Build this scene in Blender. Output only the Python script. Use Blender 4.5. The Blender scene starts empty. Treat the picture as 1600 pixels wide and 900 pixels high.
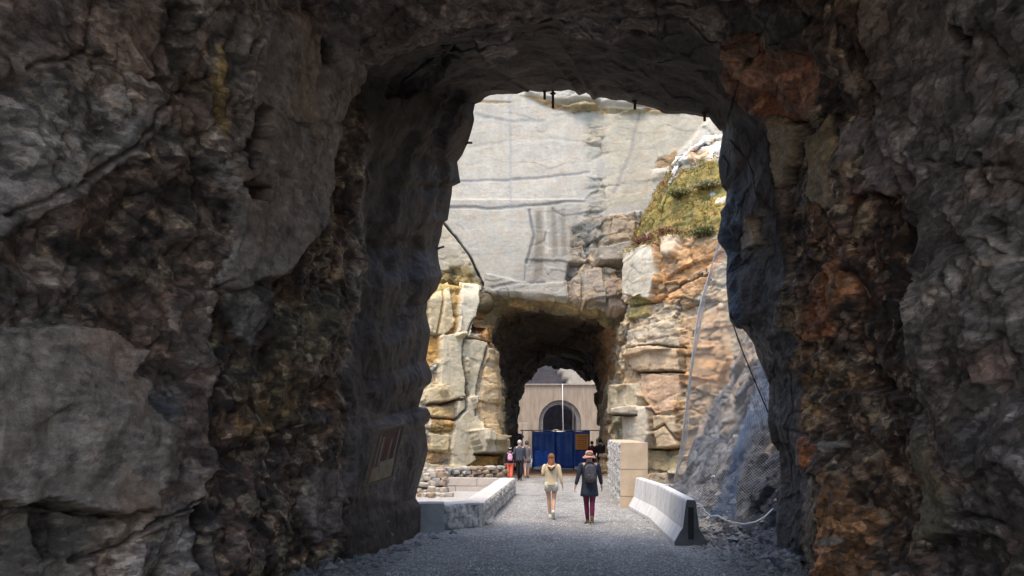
import bpy, bmesh, math, random
import numpy as np
from mathutils import Vector, Matrix, Euler

# ------------------------------------------------------------------ camera, world, sun, exposure
S = bpy.context.scene
COL = S.collection
CH = 2.10            # camera height, metres
F = 1250.0           # focal length in pixels of a 1600 px wide picture
HOR = 675.0          # horizon row
cam_d = bpy.data.cameras.new("camera")
cam = bpy.data.objects.new("camera", cam_d)
COL.objects.link(cam)
cam.location = (0, 0, CH)
cam.rotation_euler = (math.radians(90), 0, 0)
cam_d.sensor_width = 36
cam_d.lens = 36 * F / 1600
cam_d.shift_y = (HOR - 450) / 1600
cam_d.clip_start = 0.05
cam_d.clip_end = 2000
S.camera = cam

SUN_EL, SUN_AZ = 67.0, 212.0       # azimuth clockwise from +Y (the view direction): behind, to the left
world = bpy.data.worlds.new("World")
S.world = world
world.use_nodes = True
nt = world.node_tree
sky = nt.nodes.new("ShaderNodeTexSky")
sky.sky_type = 'NISHITA'
sky.sun_disc = False
sky.sun_elevation = math.radians(SUN_EL)
sky.sun_rotation = math.radians(SUN_AZ)
sky.air_density = 1.0
sky.dust_density = 2.5
nt.links.new(sky.outputs[0], nt.nodes["Background"].inputs[0])
nt.nodes["Background"].inputs[1].default_value = 0.15
sun_d = bpy.data.lights.new("sun", 'SUN')
sun = bpy.data.objects.new("sun", sun_d)
COL.objects.link(sun)
sun_d.energy = 0.68
sun_d.angle = math.radians(16)
sun_d.color = (1.0, 0.87, 0.68)
az, el = math.radians(SUN_AZ), math.radians(SUN_EL)
sdir = Vector((math.sin(az) * math.cos(el), math.cos(az) * math.cos(el), math.sin(el)))
sun.rotation_euler = sdir.to_track_quat('Z', 'Y').to_euler()
S.view_settings.view_transform = 'Standard'
S.view_settings.look = 'None'
S.view_settings.gamma = 1
S.view_settings.exposure = 1.72
S.render.engine = 'CYCLES'
S.cycles.use_denoising = True
S.cycles.max_bounces = 7
S.cycles.diffuse_bounces = 4
S.cycles.glossy_bounces = 2
S.cycles.transmission_bounces = 2
S.cycles.caustics_reflective = False
S.cycles.sample_clamp_indirect = 6

random.seed(4)
RNG = np.random.RandomState(4)


def W(px, py, Y):
    """photo pixel + distance -> world point (a surveying aid)"""
    return Vector(((px - 800) / F * Y, Y, CH + (HOR - py) / F * Y))


# ------------------------------------------------------------------ numpy noise
def _h(ix, iy, iz, seed):
    with np.errstate(over='ignore'):
        h = (ix.astype(np.uint32) * np.uint32(374761393) + iy.astype(np.uint32) * np.uint32(668265263)
             + iz.astype(np.uint32) * np.uint32(2246822519) + np.uint32((seed * 3266489917) & 0xffffffff))
        h = (h ^ (h >> np.uint32(13))) * np.uint32(1274126177)
        h = (h ^ (h >> np.uint32(16))) * np.uint32(2654435761)
        h ^= h >> np.uint32(15)
    return h


def rnd(ix, iy, iz, seed):
    return (_h(ix, iy, iz, seed) & np.uint32(0xffffff)).astype(np.float32) / np.float32(0xffffff)


def vnoise(P, seed=0):
    i = np.floor(P).astype(np.int64)
    f = (P - i).astype(np.float32)
    u = f * f * f * (f * (f * 6 - 15) + 10)
    r = 0
    for dx in (0, 1):
        for dy in (0, 1):
            for dz in (0, 1):
                w = (u[:, 0] if dx else 1 - u[:, 0]) * (u[:, 1] if dy else 1 - u[:, 1]) * (u[:, 2] if dz else 1 - u[:, 2])
                r = r + w * rnd(i[:, 0] + dx, i[:, 1] + dy, i[:, 2] + dz, seed)
    return r * 2 - 1


def fbm(P, octv=4, seed=0, gain=0.5):
    r, a, t = 0, 1.0, 0
    for k in range(octv):
        r = r + a * vnoise(P * (2.03 ** k) + 17.3 * k, seed + k)
        t += a
        a *= gain
    return r / t * 1.4


def tnoise(P, size, seed, rot=(0.4, 0.7, 0.2), warp=.25):
    """piecewise-planar noise: flat facets that meet in sharp creases"""
    Q = P @ np.array(Euler(rot).to_matrix(), dtype=np.float32).T
    Q = Q / np.array(size, np.float32)
    if warp:
        Q = Q + warp * np.stack([vnoise(Q * .9 + 5 * k, seed + 60 + k) for k in range(3)], 1)
    i = np.floor(Q).astype(np.int64)
    f = (Q - i).astype(np.float32)
    o = np.argsort(-f, axis=1)
    fs = np.take_along_axis(f, o, 1)
    c = i.copy()
    r = rnd(c[:, 0], c[:, 1], c[:, 2], seed) * (1 - fs[:, 0])
    ar = np.arange(len(Q))
    for k in range(3):
        c[ar, o[:, k]] += 1
        w = fs[:, k] - (fs[:, k + 1] if k < 2 else 0)
        r = r + rnd(c[:, 0], c[:, 1], c[:, 2], seed) * w
    return r * 2 - 1


def angular(P, s0, seed, n=4, gain=.46, an=(1, 1, .8), rot=(.4, .7, .2)):
    t, a = 0, 1.0
    for k in range(n):
        t = t + a * tnoise(P, tuple(q * s0 * .43 ** k for q in an), seed + 7 * k, (rot[0] + k * .5, rot[1] - k * .3, rot[2] + k * .8))
        a *= gain
    return t


def worley(P, seed=0, cheb=0.0):
    i = np.floor(P).astype(np.int64)
    n = len(P)
    f1 = np.full(n, 9.0, np.float32)
    f2 = np.full(n, 9.0, np.float32)
    cid = np.zeros((n, 3), np.int64)
    vec = np.zeros((n, 3), np.float32)
    for dx in (-1, 0, 1):
        for dy in (-1, 0, 1):
            for dz in (-1, 0, 1):
                c = i + np.array((dx, dy, dz))
                fx = c[:, 0] + 0.1 + 0.8 * rnd(c[:, 0], c[:, 1], c[:, 2], seed + 1)
                fy = c[:, 1] + 0.1 + 0.8 * rnd(c[:, 0], c[:, 1], c[:, 2], seed + 2)
                fz = c[:, 2] + 0.1 + 0.8 * rnd(c[:, 0], c[:, 1], c[:, 2], seed + 3)
                v = np.stack((P[:, 0] - fx, P[:, 1] - fy, P[:, 2] - fz), 1).astype(np.float32)
                d = np.sqrt((v * v).sum(1))
                if cheb > 0:
                    d = d * (1 - cheb) + cheb * np.abs(v).max(1) * 1.3
                m = d < f1
                f2 = np.where(m, f1, np.minimum(f2, d))
                f1 = np.where(m, d, f1)
                cid[m] = c[m]
                vec[m] = v[m]
    return f1, f2, cid, vec


def facets(P, size, seed, step, tilt, crack=0.0, cw=0.06, cheb=0.0, warp=0.15, rot=None):
    """fractured rock: every cell stands proud by its own amount and is tilted its own way"""
    Q = P
    if rot is not None:
        Q = P @ np.array(Euler(rot).to_matrix(), dtype=np.float32).T
    Q = Q / np.array(size, np.float32)
    if warp:
        Q = Q + warp * np.stack([vnoise(Q * 1.7 + 9 * k, seed + 40 + k) for k in range(3)], 1)
    f1, f2, c, v = worley(Q, seed, cheb)
    r = rnd(c[:, 0], c[:, 1], c[:, 2], seed + 9)
    t = np.stack([rnd(c[:, 0], c[:, 1], c[:, 2], seed + 11 + k) - 0.5 for k in range(3)], 1)
    h = step * (r - 0.5) + tilt * (t * v).sum(1)
    e = np.clip(1 - (f2 - f1) / cw, 0, 1)
    h = h - crack * e * e
    return h.astype(np.float32), rnd(c[:, 0], c[:, 1], c[:, 2], seed + 21), e


def smooth(x, a, b):
    t = np.clip((x - a) / (b - a), 0, 1)
    return t * t * (3 - 2 * t)


def sd_poly(px, py, poly):
    """signed distance, positive inside"""
    d = np.full(px.shape, 1e9, np.float32)
    ins = np.zeros(px.shape, bool)
    n = len(poly)
    for k in range(n):
        ax, ay = poly[k]
        bx, by = poly[(k + 1) % n]
        ex, ey = bx - ax, by - ay
        t = np.clip(((px - ax) * ex + (py - ay) * ey) / (ex * ex + ey * ey + 1e-9), 0, 1)
        d = np.minimum(d, np.hypot(px - ax - t * ex, py - ay - t * ey))
        if ay != by:
            c = ((ay > py) != (by > py)) & (px < ex * (py - ay) / ey + ax)
            ins ^= c
    return np.where(ins, d, -d)


def d_line(px, py, pts):
    d = np.full(px.shape, 1e9, np.float32)
    for k in range(len(pts) - 1):
        ax, ay = pts[k]
        bx, by = pts[k + 1]
        ex, ey = bx - ax, by - ay
        t = np.clip(((px - ax) * ex + (py - ay) * ey) / (ex * ex + ey * ey + 1e-9), 0, 1)
        d = np.minimum(d, np.hypot(px - ax - t * ex, py - ay - t * ey))
    return d


# ------------------------------------------------------------------ materials
def new_mat(name):
    m = bpy.data.materials.new(name)
    m.use_nodes = True
    b = m.node_tree.nodes["Principled BSDF"]
    return m, m.node_tree, b


def N(t, kind, **kw):
    n = t.nodes.new(kind)
    for k, v in kw.items():
        if k.startswith('i_'):
            n.inputs[k[2:].replace('_', ' ')].default_value = v
        else:
            setattr(n, k, v)
    return n


def rock_mat(name, sc=1.0, bump=0.5, crackd=0.55, rough=0.85, spec=0.35, streak=0.0, var=0.35, fol=.5, shard=0.0, sz=1.0, nb=1.0, wpv=.35):
    """base colour from the rock's own colour zones, grain, hairline joints, stains"""
    m, t, b = new_mat(name)
    L = t.links.new
    tc = N(t, "ShaderNodeTexCoord")
    at = N(t, "ShaderNodeAttribute", attribute_name="Col")
    mp = N(t, "ShaderNodeMapping")
    mp.inputs['Scale'].default_value = (sc, sc, sc)
    L(tc.outputs['Object'], mp.inputs[0])
    n1 = N(t, "ShaderNodeTexNoise", i_Scale=1.6, i_Detail=9.0, i_Roughness=0.68)
    n2 = N(t, "ShaderNodeTexNoise", i_Scale=9.0, i_Detail=8.0, i_Roughness=0.72)
    n3 = N(t, "ShaderNodeTexNoise", i_Scale=45.0, i_Detail=5.0, i_Roughness=0.7)
    for n in (n1, n2, n3):
        L(mp.outputs[0], n.inputs['Vector'])
    wp = N(t, "ShaderNodeVectorMath", operation='MULTIPLY_ADD')
    wp.inputs[1].default_value = (wpv, wpv, wpv)
    L(n1.outputs['Color'], wp.inputs[0])
    L(mp.outputs[0], wp.inputs[2])
    v1 = N(t, "ShaderNodeTexVoronoi", feature='DISTANCE_TO_EDGE', i_Scale=2.3)
    v2 = N(t, "ShaderNodeTexVoronoi", feature='DISTANCE_TO_EDGE', i_Scale=6.5)
    for v in (v1, v2):
        L(wp.outputs[0], v.inputs['Vector'])
    c1 = N(t, "ShaderNodeMapRange", i_From_Min=0.0, i_From_Max=0.035)
    L(v1.outputs[0], c1.inputs[0])
    c2 = N(t, "ShaderNodeMapRange", i_From_Min=0.0, i_From_Max=0.05)
    L(v2.outputs[0], c2.inputs[0])
    # colour
    r1 = N(t, "ShaderNodeMapRange", i_From_Min=0.3, i_From_Max=0.7, i_To_Min=1 - var, i_To_Max=1 + var)
    L(n1.outputs[0], r1.inputs[0])
    r2 = N(t, "ShaderNodeMapRange", i_From_Min=0.3, i_From_Max=0.7, i_To_Min=1 - var * .8, i_To_Max=1 + var * .8)
    L(n2.outputs[0], r2.inputs[0])
    r3 = N(t, "ShaderNodeMapRange", i_From_Min=0.3, i_From_Max=0.7, i_To_Min=0.85, i_To_Max=1.15)
    L(n3.outputs[0], r3.inputs[0])
    mu = N(t, "ShaderNodeMath", operation='MULTIPLY')
    L(r1.outputs[0], mu.inputs[0]); L(r2.outputs[0], mu.inputs[1])
    mu2 = N(t, "ShaderNodeMath", operation='MULTIPLY')
    L(mu.outputs[0], mu2.inputs[0]); L(r3.outputs[0], mu2.inputs[1])
    cr = N(t, "ShaderNodeMapRange", i_To_Min=1 - crackd, i_To_Max=1.0)
    L(c1.outputs[0], cr.inputs[0])
    cr2 = N(t, "ShaderNodeMapRange", i_To_Min=1 - crackd * .5, i_To_Max=1.0)
    L(c2.outputs[0], cr2.inputs[0])
    mu3 = N(t, "ShaderNodeMath", operation='MULTIPLY')
    L(mu2.outputs[0], mu3.inputs[0]); L(cr.outputs[0], mu3.inputs[1])
    mu4 = N(t, "ShaderNodeMath", operation='MULTIPLY')
    L(mu3.outputs[0], mu4.inputs[0]); L(cr2.outputs[0], mu4.inputs[1])
    mf = N(t, "ShaderNodeMapping"); mf.inputs['Rotation'].default_value = (.35, 1.15, .2); mf.inputs['Scale'].default_value = (.9, .9, 3.2)
    L(wp.outputs[0], mf.inputs[0])
    nf = N(t, "ShaderNodeTexNoise", i_Scale=2.6, i_Detail=9.0, i_Roughness=0.75)
    L(mf.outputs[0], nf.inputs['Vector'])
    rf = N(t, "ShaderNodeMapRange", i_From_Min=.36, i_From_Max=.64, i_To_Min=1 - var * fol, i_To_Max=1 + var * fol)
    L(nf.outputs[0], rf.inputs[0])
    mq = N(t, "ShaderNodeMath", operation='MULTIPLY')
    L(mu4.outputs[0], mq.inputs[0]); L(rf.outputs[0], mq.inputs[1])
    last = mq
    # splintered facets: each cell has its own tone and its own tilt
    tilts = []
    if shard:
        ms_ = N(t, "ShaderNodeMapping"); ms_.inputs['Rotation'].default_value = (.5, .8, .3); ms_.inputs['Scale'].default_value = (1, 1, 1.9)
        L(wp.outputs[0], ms_.inputs[0])
        for k, (vs_, amp_) in enumerate(((1.5 * sz, 1.0), (4.2 * sz, .45), (12. * sz, .2))):
            vv = N(t, "ShaderNodeTexVoronoi", feature='F1', i_Scale=vs_)
            L(ms_.outputs[0], vv.inputs['Vector'])
            sub = N(t, "ShaderNodeVectorMath", operation='SUBTRACT'); L(ms_.outputs[0], sub.inputs[0]); L(vv.outputs['Position'], sub.inputs[1])
            cc = N(t, "ShaderNodeVectorMath", operation='SUBTRACT'); L(vv.outputs['Color'], cc.inputs[0]); cc.inputs[1].default_value = (.5, .5, .5)
            dt = N(t, "ShaderNodeVectorMath", operation='DOT_PRODUCT'); L(sub.outputs[0], dt.inputs[0]); L(cc.outputs[0], dt.inputs[1])
            dm = N(t, "ShaderNodeMath", operation='MULTIPLY'); L(dt.outputs['Value'], dm.inputs[0]); L(at.outputs['Alpha'], dm.inputs[1])
            tilts.append(dm)
            sp = N(t, "ShaderNodeSeparateColor"); L(vv.outputs['Color'], sp.inputs[0])
            rr = N(t, "ShaderNodeMapRange", i_From_Min=.1, i_From_Max=.9, i_To_Min=1 - shard * (.8, 1., .9)[k], i_To_Max=1 + shard * (.8, 1., .9)[k])
            L(sp.outputs[1], rr.inputs[0])
            ra = N(t, "ShaderNodeMath", operation='SUBTRACT'); L(rr.outputs[0], ra.inputs[0]); ra.inputs[1].default_value = 1.0
            rb = N(t, "ShaderNodeMath", operation='MULTIPLY_ADD'); L(ra.outputs[0], rb.inputs[0]); L(at.outputs['Alpha'], rb.inputs[1]); rb.inputs[2].default_value = 1.0
            rr = rb
            m_ = N(t, "ShaderNodeMath", operation='MULTIPLY'); L(last.outputs[0], m_.inputs[0]); L(rr.outputs[0], m_.inputs[1])
            last = m_
    if streak:
        ms = N(t, "ShaderNodeMapping")
        ms.inputs['Scale'].default_value = (2.2, 2.2, 0.12)
        L(tc.outputs['Object'], ms.inputs[0])
        ns = N(t, "ShaderNodeTexNoise", i_Scale=1.3, i_Detail=6.0, i_Roughness=0.7)
        L(ms.outputs[0], ns.inputs['Vector'])
        rs = N(t, "ShaderNodeMapRange", i_From_Min=0.38, i_From_Max=0.62, i_To_Min=1 - streak, i_To_Max=1 + streak * .4)
        L(ns.outputs[0], rs.inputs[0])
        mu5 = N(t, "ShaderNodeMath", operation='MULTIPLY')
        L(last.outputs[0], mu5.inputs[0]); L(rs.outputs[0], mu5.inputs[1])
        last = mu5
    vm = N(t, "ShaderNodeVectorMath", operation='SCALE')
    L(at.outputs['Color'], vm.inputs[0]); L(last.outputs[0], vm.inputs['Scale'])
    # slight hue drift: warm iron stain where a noise is high
    n4 = N(t, "ShaderNodeTexNoise", i_Scale=3.1, i_Detail=6.0, i_Roughness=0.65)
    L(wp.outputs[0], n4.inputs['Vector'])
    r4 = N(t, "ShaderNodeMapRange", i_From_Min=0.5, i_From_Max=0.72, i_To_Max=0.5)
    L(n4.outputs[0], r4.inputs[0])
    tint = N(t, "ShaderNodeVectorMath", operation='MULTIPLY')
    tint.inputs[1].default_value = (1.05, 0.82, 0.6)
    L(vm.outputs[0], tint.inputs[0])
    mx = N(t, "ShaderNodeMix", data_type='RGBA')
    L(r4.outputs[0], mx.inputs[0]); L(vm.outputs[0], mx.inputs[6]); L(tint.outputs[0], mx.inputs[7])
    L(mx.outputs[2], b.inputs['Base Color'])
    b.inputs['Roughness'].default_value = rough
    b.inputs['Specular IOR Level'].default_value = spec
    # relief
    s1 = N(t, "ShaderNodeMath", operation='MULTIPLY_ADD'); s1.inputs[1].default_value = 0.35 * nb
    L(n2.outputs[0], s1.inputs[0])
    s0 = N(t, "ShaderNodeMath", operation='MULTIPLY'); s0.inputs[1].default_value = 0.9 * nb
    L(n1.outputs[0], s0.inputs[0]); L(s0.outputs[0], s1.inputs[2])
    s2 = N(t, "ShaderNodeMath", operation='MULTIPLY_ADD'); s2.inputs[1].default_value = 0.2
    L(n3.outputs[0], s2.inputs[0]); L(s1.outputs[0], s2.inputs[2])
    sf = N(t, "ShaderNodeMath", operation='MULTIPLY_ADD'); sf.inputs[1].default_value = .3 * nb
    L(nf.outputs[0], sf.inputs[0]); L(s2.outputs[0], sf.inputs[2])
    s2 = sf
    s3 = N(t, "ShaderNodeMath", operation='MULTIPLY_ADD'); s3.inputs[1].default_value = 0.12 * crackd
    L(c1.outputs[0], s3.inputs[0]); L(s2.outputs[0], s3.inputs[2])
    s4 = N(t, "ShaderNodeMath", operation='MULTIPLY_ADD'); s4.inputs[1].default_value = 0.06 * crackd
    L(c2.outputs[0], s4.inputs[0]); L(s3.outputs[0], s4.inputs[2])
    for dt in tilts:
        s5 = N(t, "ShaderNodeMath", operation='MULTIPLY_ADD'); s5.inputs[1].default_value = 1.1
        L(dt.outputs[0], s5.inputs[0]); L(s4.outputs[0], s5.inputs[2])
        s4 = s5
    bp = N(t, "ShaderNodeBump", i_Strength=1.0, i_Distance=bump / sc)
    L(s4.outputs[0], bp.inputs['Height'])
    L(bp.outputs[0], b.inputs['Normal'])
    return m


def mat(name, col, rough=0.7, var=0.15, scale=12, bump=0.01, spec=0.4, metal=0.0, emit=None, col2=None, bscale=None, stretch=None):
    """plain procedural material: colour with soft mottling and a fine bump"""
    m, t, b = new_mat(name)
    L = t.links.new
    tc = N(t, "ShaderNodeTexCoord")
    src = tc.outputs['Object']
    if stretch:
        mp = N(t, "ShaderNodeMapping"); mp.inputs['Scale'].default_value = stretch
        L(src, mp.inputs[0]); src = mp.outputs[0]
    n = N(t, "ShaderNodeTexNoise", i_Scale=float(scale), i_Detail=6.0, i_Roughness=0.65)
    L(src, n.inputs['Vector'])
    mx = N(t, "ShaderNodeMix", data_type='RGBA')
    c2 = col2 or tuple(min(1, c * (1 + var)) for c in col)
    c1 = tuple(c * (1 - var) for c in col) if not col2 else col
    mx.inputs[6].default_value = (*c1, 1)
    mx.inputs[7].default_value = (*c2, 1)
    mr = N(t, "ShaderNodeMapRange", i_From_Min=0.35, i_From_Max=0.65)
    L(n.outputs[0], mr.inputs[0]); L(mr.outputs[0], mx.inputs[0])
    L(mx.outputs[2], b.inputs['Base Color'])
    b.inputs['Roughness'].default_value = rough
    b.inputs['Metallic'].default_value = metal
    b.inputs['Specular IOR Level'].default_value = spec
    if bump:
        nb = N(t, "ShaderNodeTexNoise", i_Scale=float(bscale or scale * 3), i_Detail=5.0, i_Roughness=0.7)
        L(src, nb.inputs['Vector'])
        bp = N(t, "ShaderNodeBump", i_Strength=0.8, i_Distance=bump)
        L(nb.outputs[0], bp.inputs['Height']); L(bp.outputs[0], b.inputs['Normal'])
    if emit:
        b.inputs['Emission Color'].default_value = (*emit[:3], 1)
        b.inputs['Emission Strength'].default_value = emit[3]
    return m


# ------------------------------------------------------------------ object helpers
def tag(o, label=None, cat=None, group=None, kind=None):
    if label: o['label'] = label
    if cat: o['category'] = cat
    if group: o['group'] = group
    if kind: o['kind'] = kind
    return o


def empty(name, loc=(0, 0, 0), rz=0, **kw):
    o = bpy.data.objects.new(name, None)
    COL.objects.link(o)
    o.location = loc
    o.rotation_euler = (0, 0, rz)
    o.empty_display_size = 0.3
    return tag(o, **kw)


def link(name, me, m, parent=None, loc=None, rot=None, **kw):
    o = bpy.data.objects.new(name, me)
    COL.objects.link(o)
    if m is not None and len(me.materials) == 0:
        me.materials.append(m)
    if parent: o.parent = parent
    if loc is not None: o.location = loc
    if rot is not None: o.rotation_euler = rot
    return tag(o, **kw)


def np_mesh(name, P, quads, cols=None, shade=True):
    me = bpy.data.meshes.new(name)
    nv, nf, k = len(P), len(quads), quads.shape[1]
    me.vertices.add(nv)
    me.vertices.foreach_set("co", np.ascontiguousarray(P, np.float32).ravel())
    me.loops.add(nf * k)
    me.loops.foreach_set("vertex_index", np.ascontiguousarray(quads, np.int32).ravel())
    me.polygons.add(nf)
    me.polygons.foreach_set("loop_start", np.arange(0, nf * k, k, dtype=np.int32))
    me.polygons.foreach_set("loop_total", np.full(nf, k, np.int32))
    me.update(calc_edges=True)
    me.polygons.foreach_set("use_smooth", np.full(nf, shade, bool))
    if cols is not None:
        al = None
        if cols.shape[1] == 4:
            al = cols[:, 3]; cols = cols[:, :3]
        a = me.color_attributes.new("Col", 'FLOAT_COLOR', 'POINT')
        c = np.ones((nv, 4), np.float32)
        c[:, :3] = cols
        if al is not None: c[:, 3] = al
        a.data.foreach_set("color", c.ravel())
    me.validate()
    return me


def grid_quads(nr, nc):
    i = np.arange(nr - 1)[:, None] * nc + np.arange(nc - 1)[None, :]
    return np.stack((i, i + 1, i + nc + 1, i + nc), -1).reshape(-1, 4)


def bm_mesh(name, bm, shade=False):
    me = bpy.data.meshes.new(name)
    bmesh.ops.recalc_face_normals(bm, faces=bm.faces[:])
    bm.to_mesh(me)
    bm.free()
    if shade:
        for p in me.polygons: p.use_smooth = True
    return me


def add_box(bm, c, s, rot=None, bev=0.0):
    r = bmesh.ops.create_cube(bm, size=1)
    vs = r['verts']
    bmesh.ops.scale(bm, vec=s, verts=vs)
    if bev:
        es = list({e for v in vs for e in v.link_edges})
        rb = bmesh.ops.bevel(bm, geom=es, offset=bev, segments=1, affect='EDGES')
        vs = list({v for f in rb['faces'] for v in f.verts} | {v for v in vs if v.is_valid})
    if rot is not None:
        bmesh.ops.rotate(bm, verts=vs, cent=(0, 0, 0), matrix=Euler(rot).to_matrix())
    bmesh.ops.translate(bm, vec=c, verts=vs)
    return vs


def box_mesh(name, c, s, rot=None, bev=0.0):
    bm = bmesh.new()
    add_box(bm, c, s, rot, bev)
    return bm_mesh(name, bm)


def loft_into(bm, rings, cap=True):
    """rings: list of lists of points with equal count"""
    rv = [[bm.verts.new(p) for p in r] for r in rings]
    n = len(rv[0])
    for a, b in zip(rv, rv[1:]):
        for k in range(n):
            bm.faces.new((a[k], a[(k + 1) % n], b[(k + 1) % n], b[k]))
    if cap:
        bm.faces.new(rv[0][::-1])
        bm.faces.new(rv[-1])


def tube_into(bm, pts, r, sides=8, cap=True, up=Vector((0, 1, 0))):
    pts = [Vector(p) for p in pts]
    rs = r if isinstance(r, (list, tuple)) else [r] * len(pts)
    rings = []
    for k, p in enumerate(pts):
        a = pts[max(0, k - 1)]
        b = pts[min(len(pts) - 1, k + 1)]
        t = (b - a).normalized()
        u = up - t * up.dot(t)
        if u.length < 0.05:
            u = Vector((1, 0, 0)) - t * t.x
        u.normalize()
        w = t.cross(u)
        rr = rs[k]
        ra, rb = rr if isinstance(rr, (tuple, list)) else (rr, rr)   # ra sideways, rb along up
        rings.append([p + w * (ra * math.cos(2 * math.pi * j / sides)) + u * (rb * math.sin(2 * math.pi * j / sides)) for j in range(sides)])
    loft_into(bm, rings, cap)


def tube(name, pts, r, m, parent=None, sides=8, up=Vector((0, 1, 0)), **kw):
    bm = bmesh.new()
    tube_into(bm, pts, r, sides, up=up)
    return link(name, bm_mesh(name, bm, True), m, parent, **kw)


def copy_tree(o, parent=None):
    c = o.copy()
    COL.objects.link(c)
    c.parent = parent
    for ch in [x for x in o.children]:
        copy_tree(ch, c)
    return c


# ------------------------------------------------------------------ rock surfaces
def resample(pts, n):
    pts = np.array([tuple(p) for p in pts], float)
    d = np.r_[0, np.cumsum(np.linalg.norm(np.diff(pts, axis=0), axis=1))]
    t = np.linspace(0, d[-1], n)
    return np.stack([np.interp(t, d, pts[:, k]) for k in range(3)], 1)


def ring(segs, counts):
    """a ring: list of key-to-key polylines; resample each to its share of points"""
    out = []
    for k, (s, n) in enumerate(zip(segs, counts)):
        r = resample(s, n + 1)
        out.append(r if k == len(segs) - 1 else r[:-1])
    return np.concatenate(out, 0)


def ring_from(pts, keys, counts):
    segs = [pts[a:b + 1] for a, b in zip(keys, keys[1:])]
    return ring(segs, counts)


def normals(G):
    du = np.gradient(G, axis=0)
    dv = np.gradient(G, axis=1)
    n = np.cross(du, dv)
    return n / (np.linalg.norm(n, axis=2, keepdims=True) + 1e-9)


def blur_rows(G, k, lo, hi):
    for _ in range(k):
        H = G.copy()
        H[lo + 1:hi - 1] = (G[lo:hi - 2] + 2 * G[lo + 1:hi - 1] + G[lo + 2:hi]) / 4
        G = H
    return G


def project(P):
    Y = np.maximum(P[:, 1], 0.3)
    return 800 + P[:, 0] / Y * F, HOR - (P[:, 2] - CH) / Y * F


def apply_feats(px, py, feats, disp, col, rough, wob=9, seed=5, ok=None):
    Q = np.stack((px, py, np.zeros_like(px)), 1)
    wx = wob * fbm(Q / 34.0, 5, seed, .6)
    wy = wob * fbm(Q / 34.0 + 50, 5, seed + 7, .6)
    qx, qy = px + wx, py + wy
    for f in feats:
        pts, d, c, soft, rg = f[:5]
        pts_a = np.array(pts, float)
        line = len(f) > 5
        w_ = f[5] if line else 0
        pad = soft + w_ + 4
        m = (qx > pts_a[:, 0].min() - pad) & (qx < pts_a[:, 0].max() + pad) & (qy > pts_a[:, 1].min() - pad) & (qy < pts_a[:, 1].max() + pad)
        if ok is not None: m &= ok
        idx = np.nonzero(m)[0]
        if len(idx) == 0: continue
        if line:
            w = 1 - smooth(d_line(qx[idx], qy[idx], pts), w_ * 0.4, w_ + soft)
        else:
            w = smooth(sd_poly(qx[idx], qy[idx], pts), -soft * .5, soft * .5)
        disp[idx] += d * w
        if rg is not None:
            rough[idx] = rough[idx] * (1 - w) + rg * w
        if c is not None:
            col[idx] = col[idx] * (1 - w[:, None]) + np.array(c, np.float32) * w[:, None]


# shared colours (albedo)
GREY = (0.20, 0.19, 0.185); DGREY = (0.135, 0.125, 0.12); SOOT = (0.025, 0.021, 0.019)
BROWN = (0.10, 0.072, 0.052); DBROWN = (0.055, 0.036, 0.026); RUST = (0.26, 0.115, 0.05)
OCHRE = (0.30, 0.23, 0.14)

# ---- near tunnel --------------------------------------------------------------
PORTAL = [(652, 884), (656, 840), (656.7, 827), (656.7, 804), (656.7, 791), (649, 778), (653, 760), (660, 738), (665.5, 718), (669, 704), (666.7, 684),
          (664, 664), (671, 658), (673, 647), (668, 638), (654, 635.6), (663, 606.7), (672, 600), (675.5, 589), (672, 575.6), (665.5, 562),
          (671, 529), (672, 516.7), (665.5, 489), (668, 467), (682, 453), (690.7, 431), (685.5, 409), (684, 387), (690, 367), (693, 348), (700, 344),
          (703, 320), (705.5, 304), (706.7, 290), (719.5, 285.6), (716.7, 269), (714.4, 253), (722, 242), (731, 222), (736.7, 204), (741, 187),
          (739, 175.6), (742, 162), (751, 159), (757.8, 152), (769, 146.7), (784, 145), (794.6, 146.4), (808, 147), (819, 143), (825, 144), (828, 141), (844, 143), (859, 142), (879, 141), (891, 138), (901.5, 139.7),
          (908, 145), (918, 141), (925, 145), (929.6, 152.6), (935, 149), (949, 150), (955.5, 152), (979, 152), (990, 158), (1008, 160), (1023, 165.5), (1039, 172),
          (1050, 173), (1070, 173), (1092, 177), (1105.6, 179), (1112, 189), (1121, 200), (1128, 202), (1129, 211), (1125.5, 231), (1122, 253), (1124, 275), (1128, 292), (1135.5, 298),
          (1134.7, 309), (1133, 320), (1125, 331), (1126.7, 341), (1120, 371), (1122.7, 380), (1130.7, 387), (1136, 400), (1135, 419), (1134.7, 440), (1137, 464), (1140, 493),
          (1146.7, 501), (1157, 504), (1163, 510), (1175, 530), (1188, 564), (1202, 600), (1199, 662), (1205, 692), (1216, 696), (1219, 739), (1216, 777), (1212, 812), (1216, 863), (1224, 900)]


def portal_depth(p):
    x, y = p
    t = min(1, max(0, (x - 680) / 450))
    yl = 16.6
    yr = 13.4
    up = min(1, max(0, (480 - y) / 300))
    return (yl * (1 - t) + yr * t) - up * up * (2.4 * (1 - t) + .5 * t)


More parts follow.
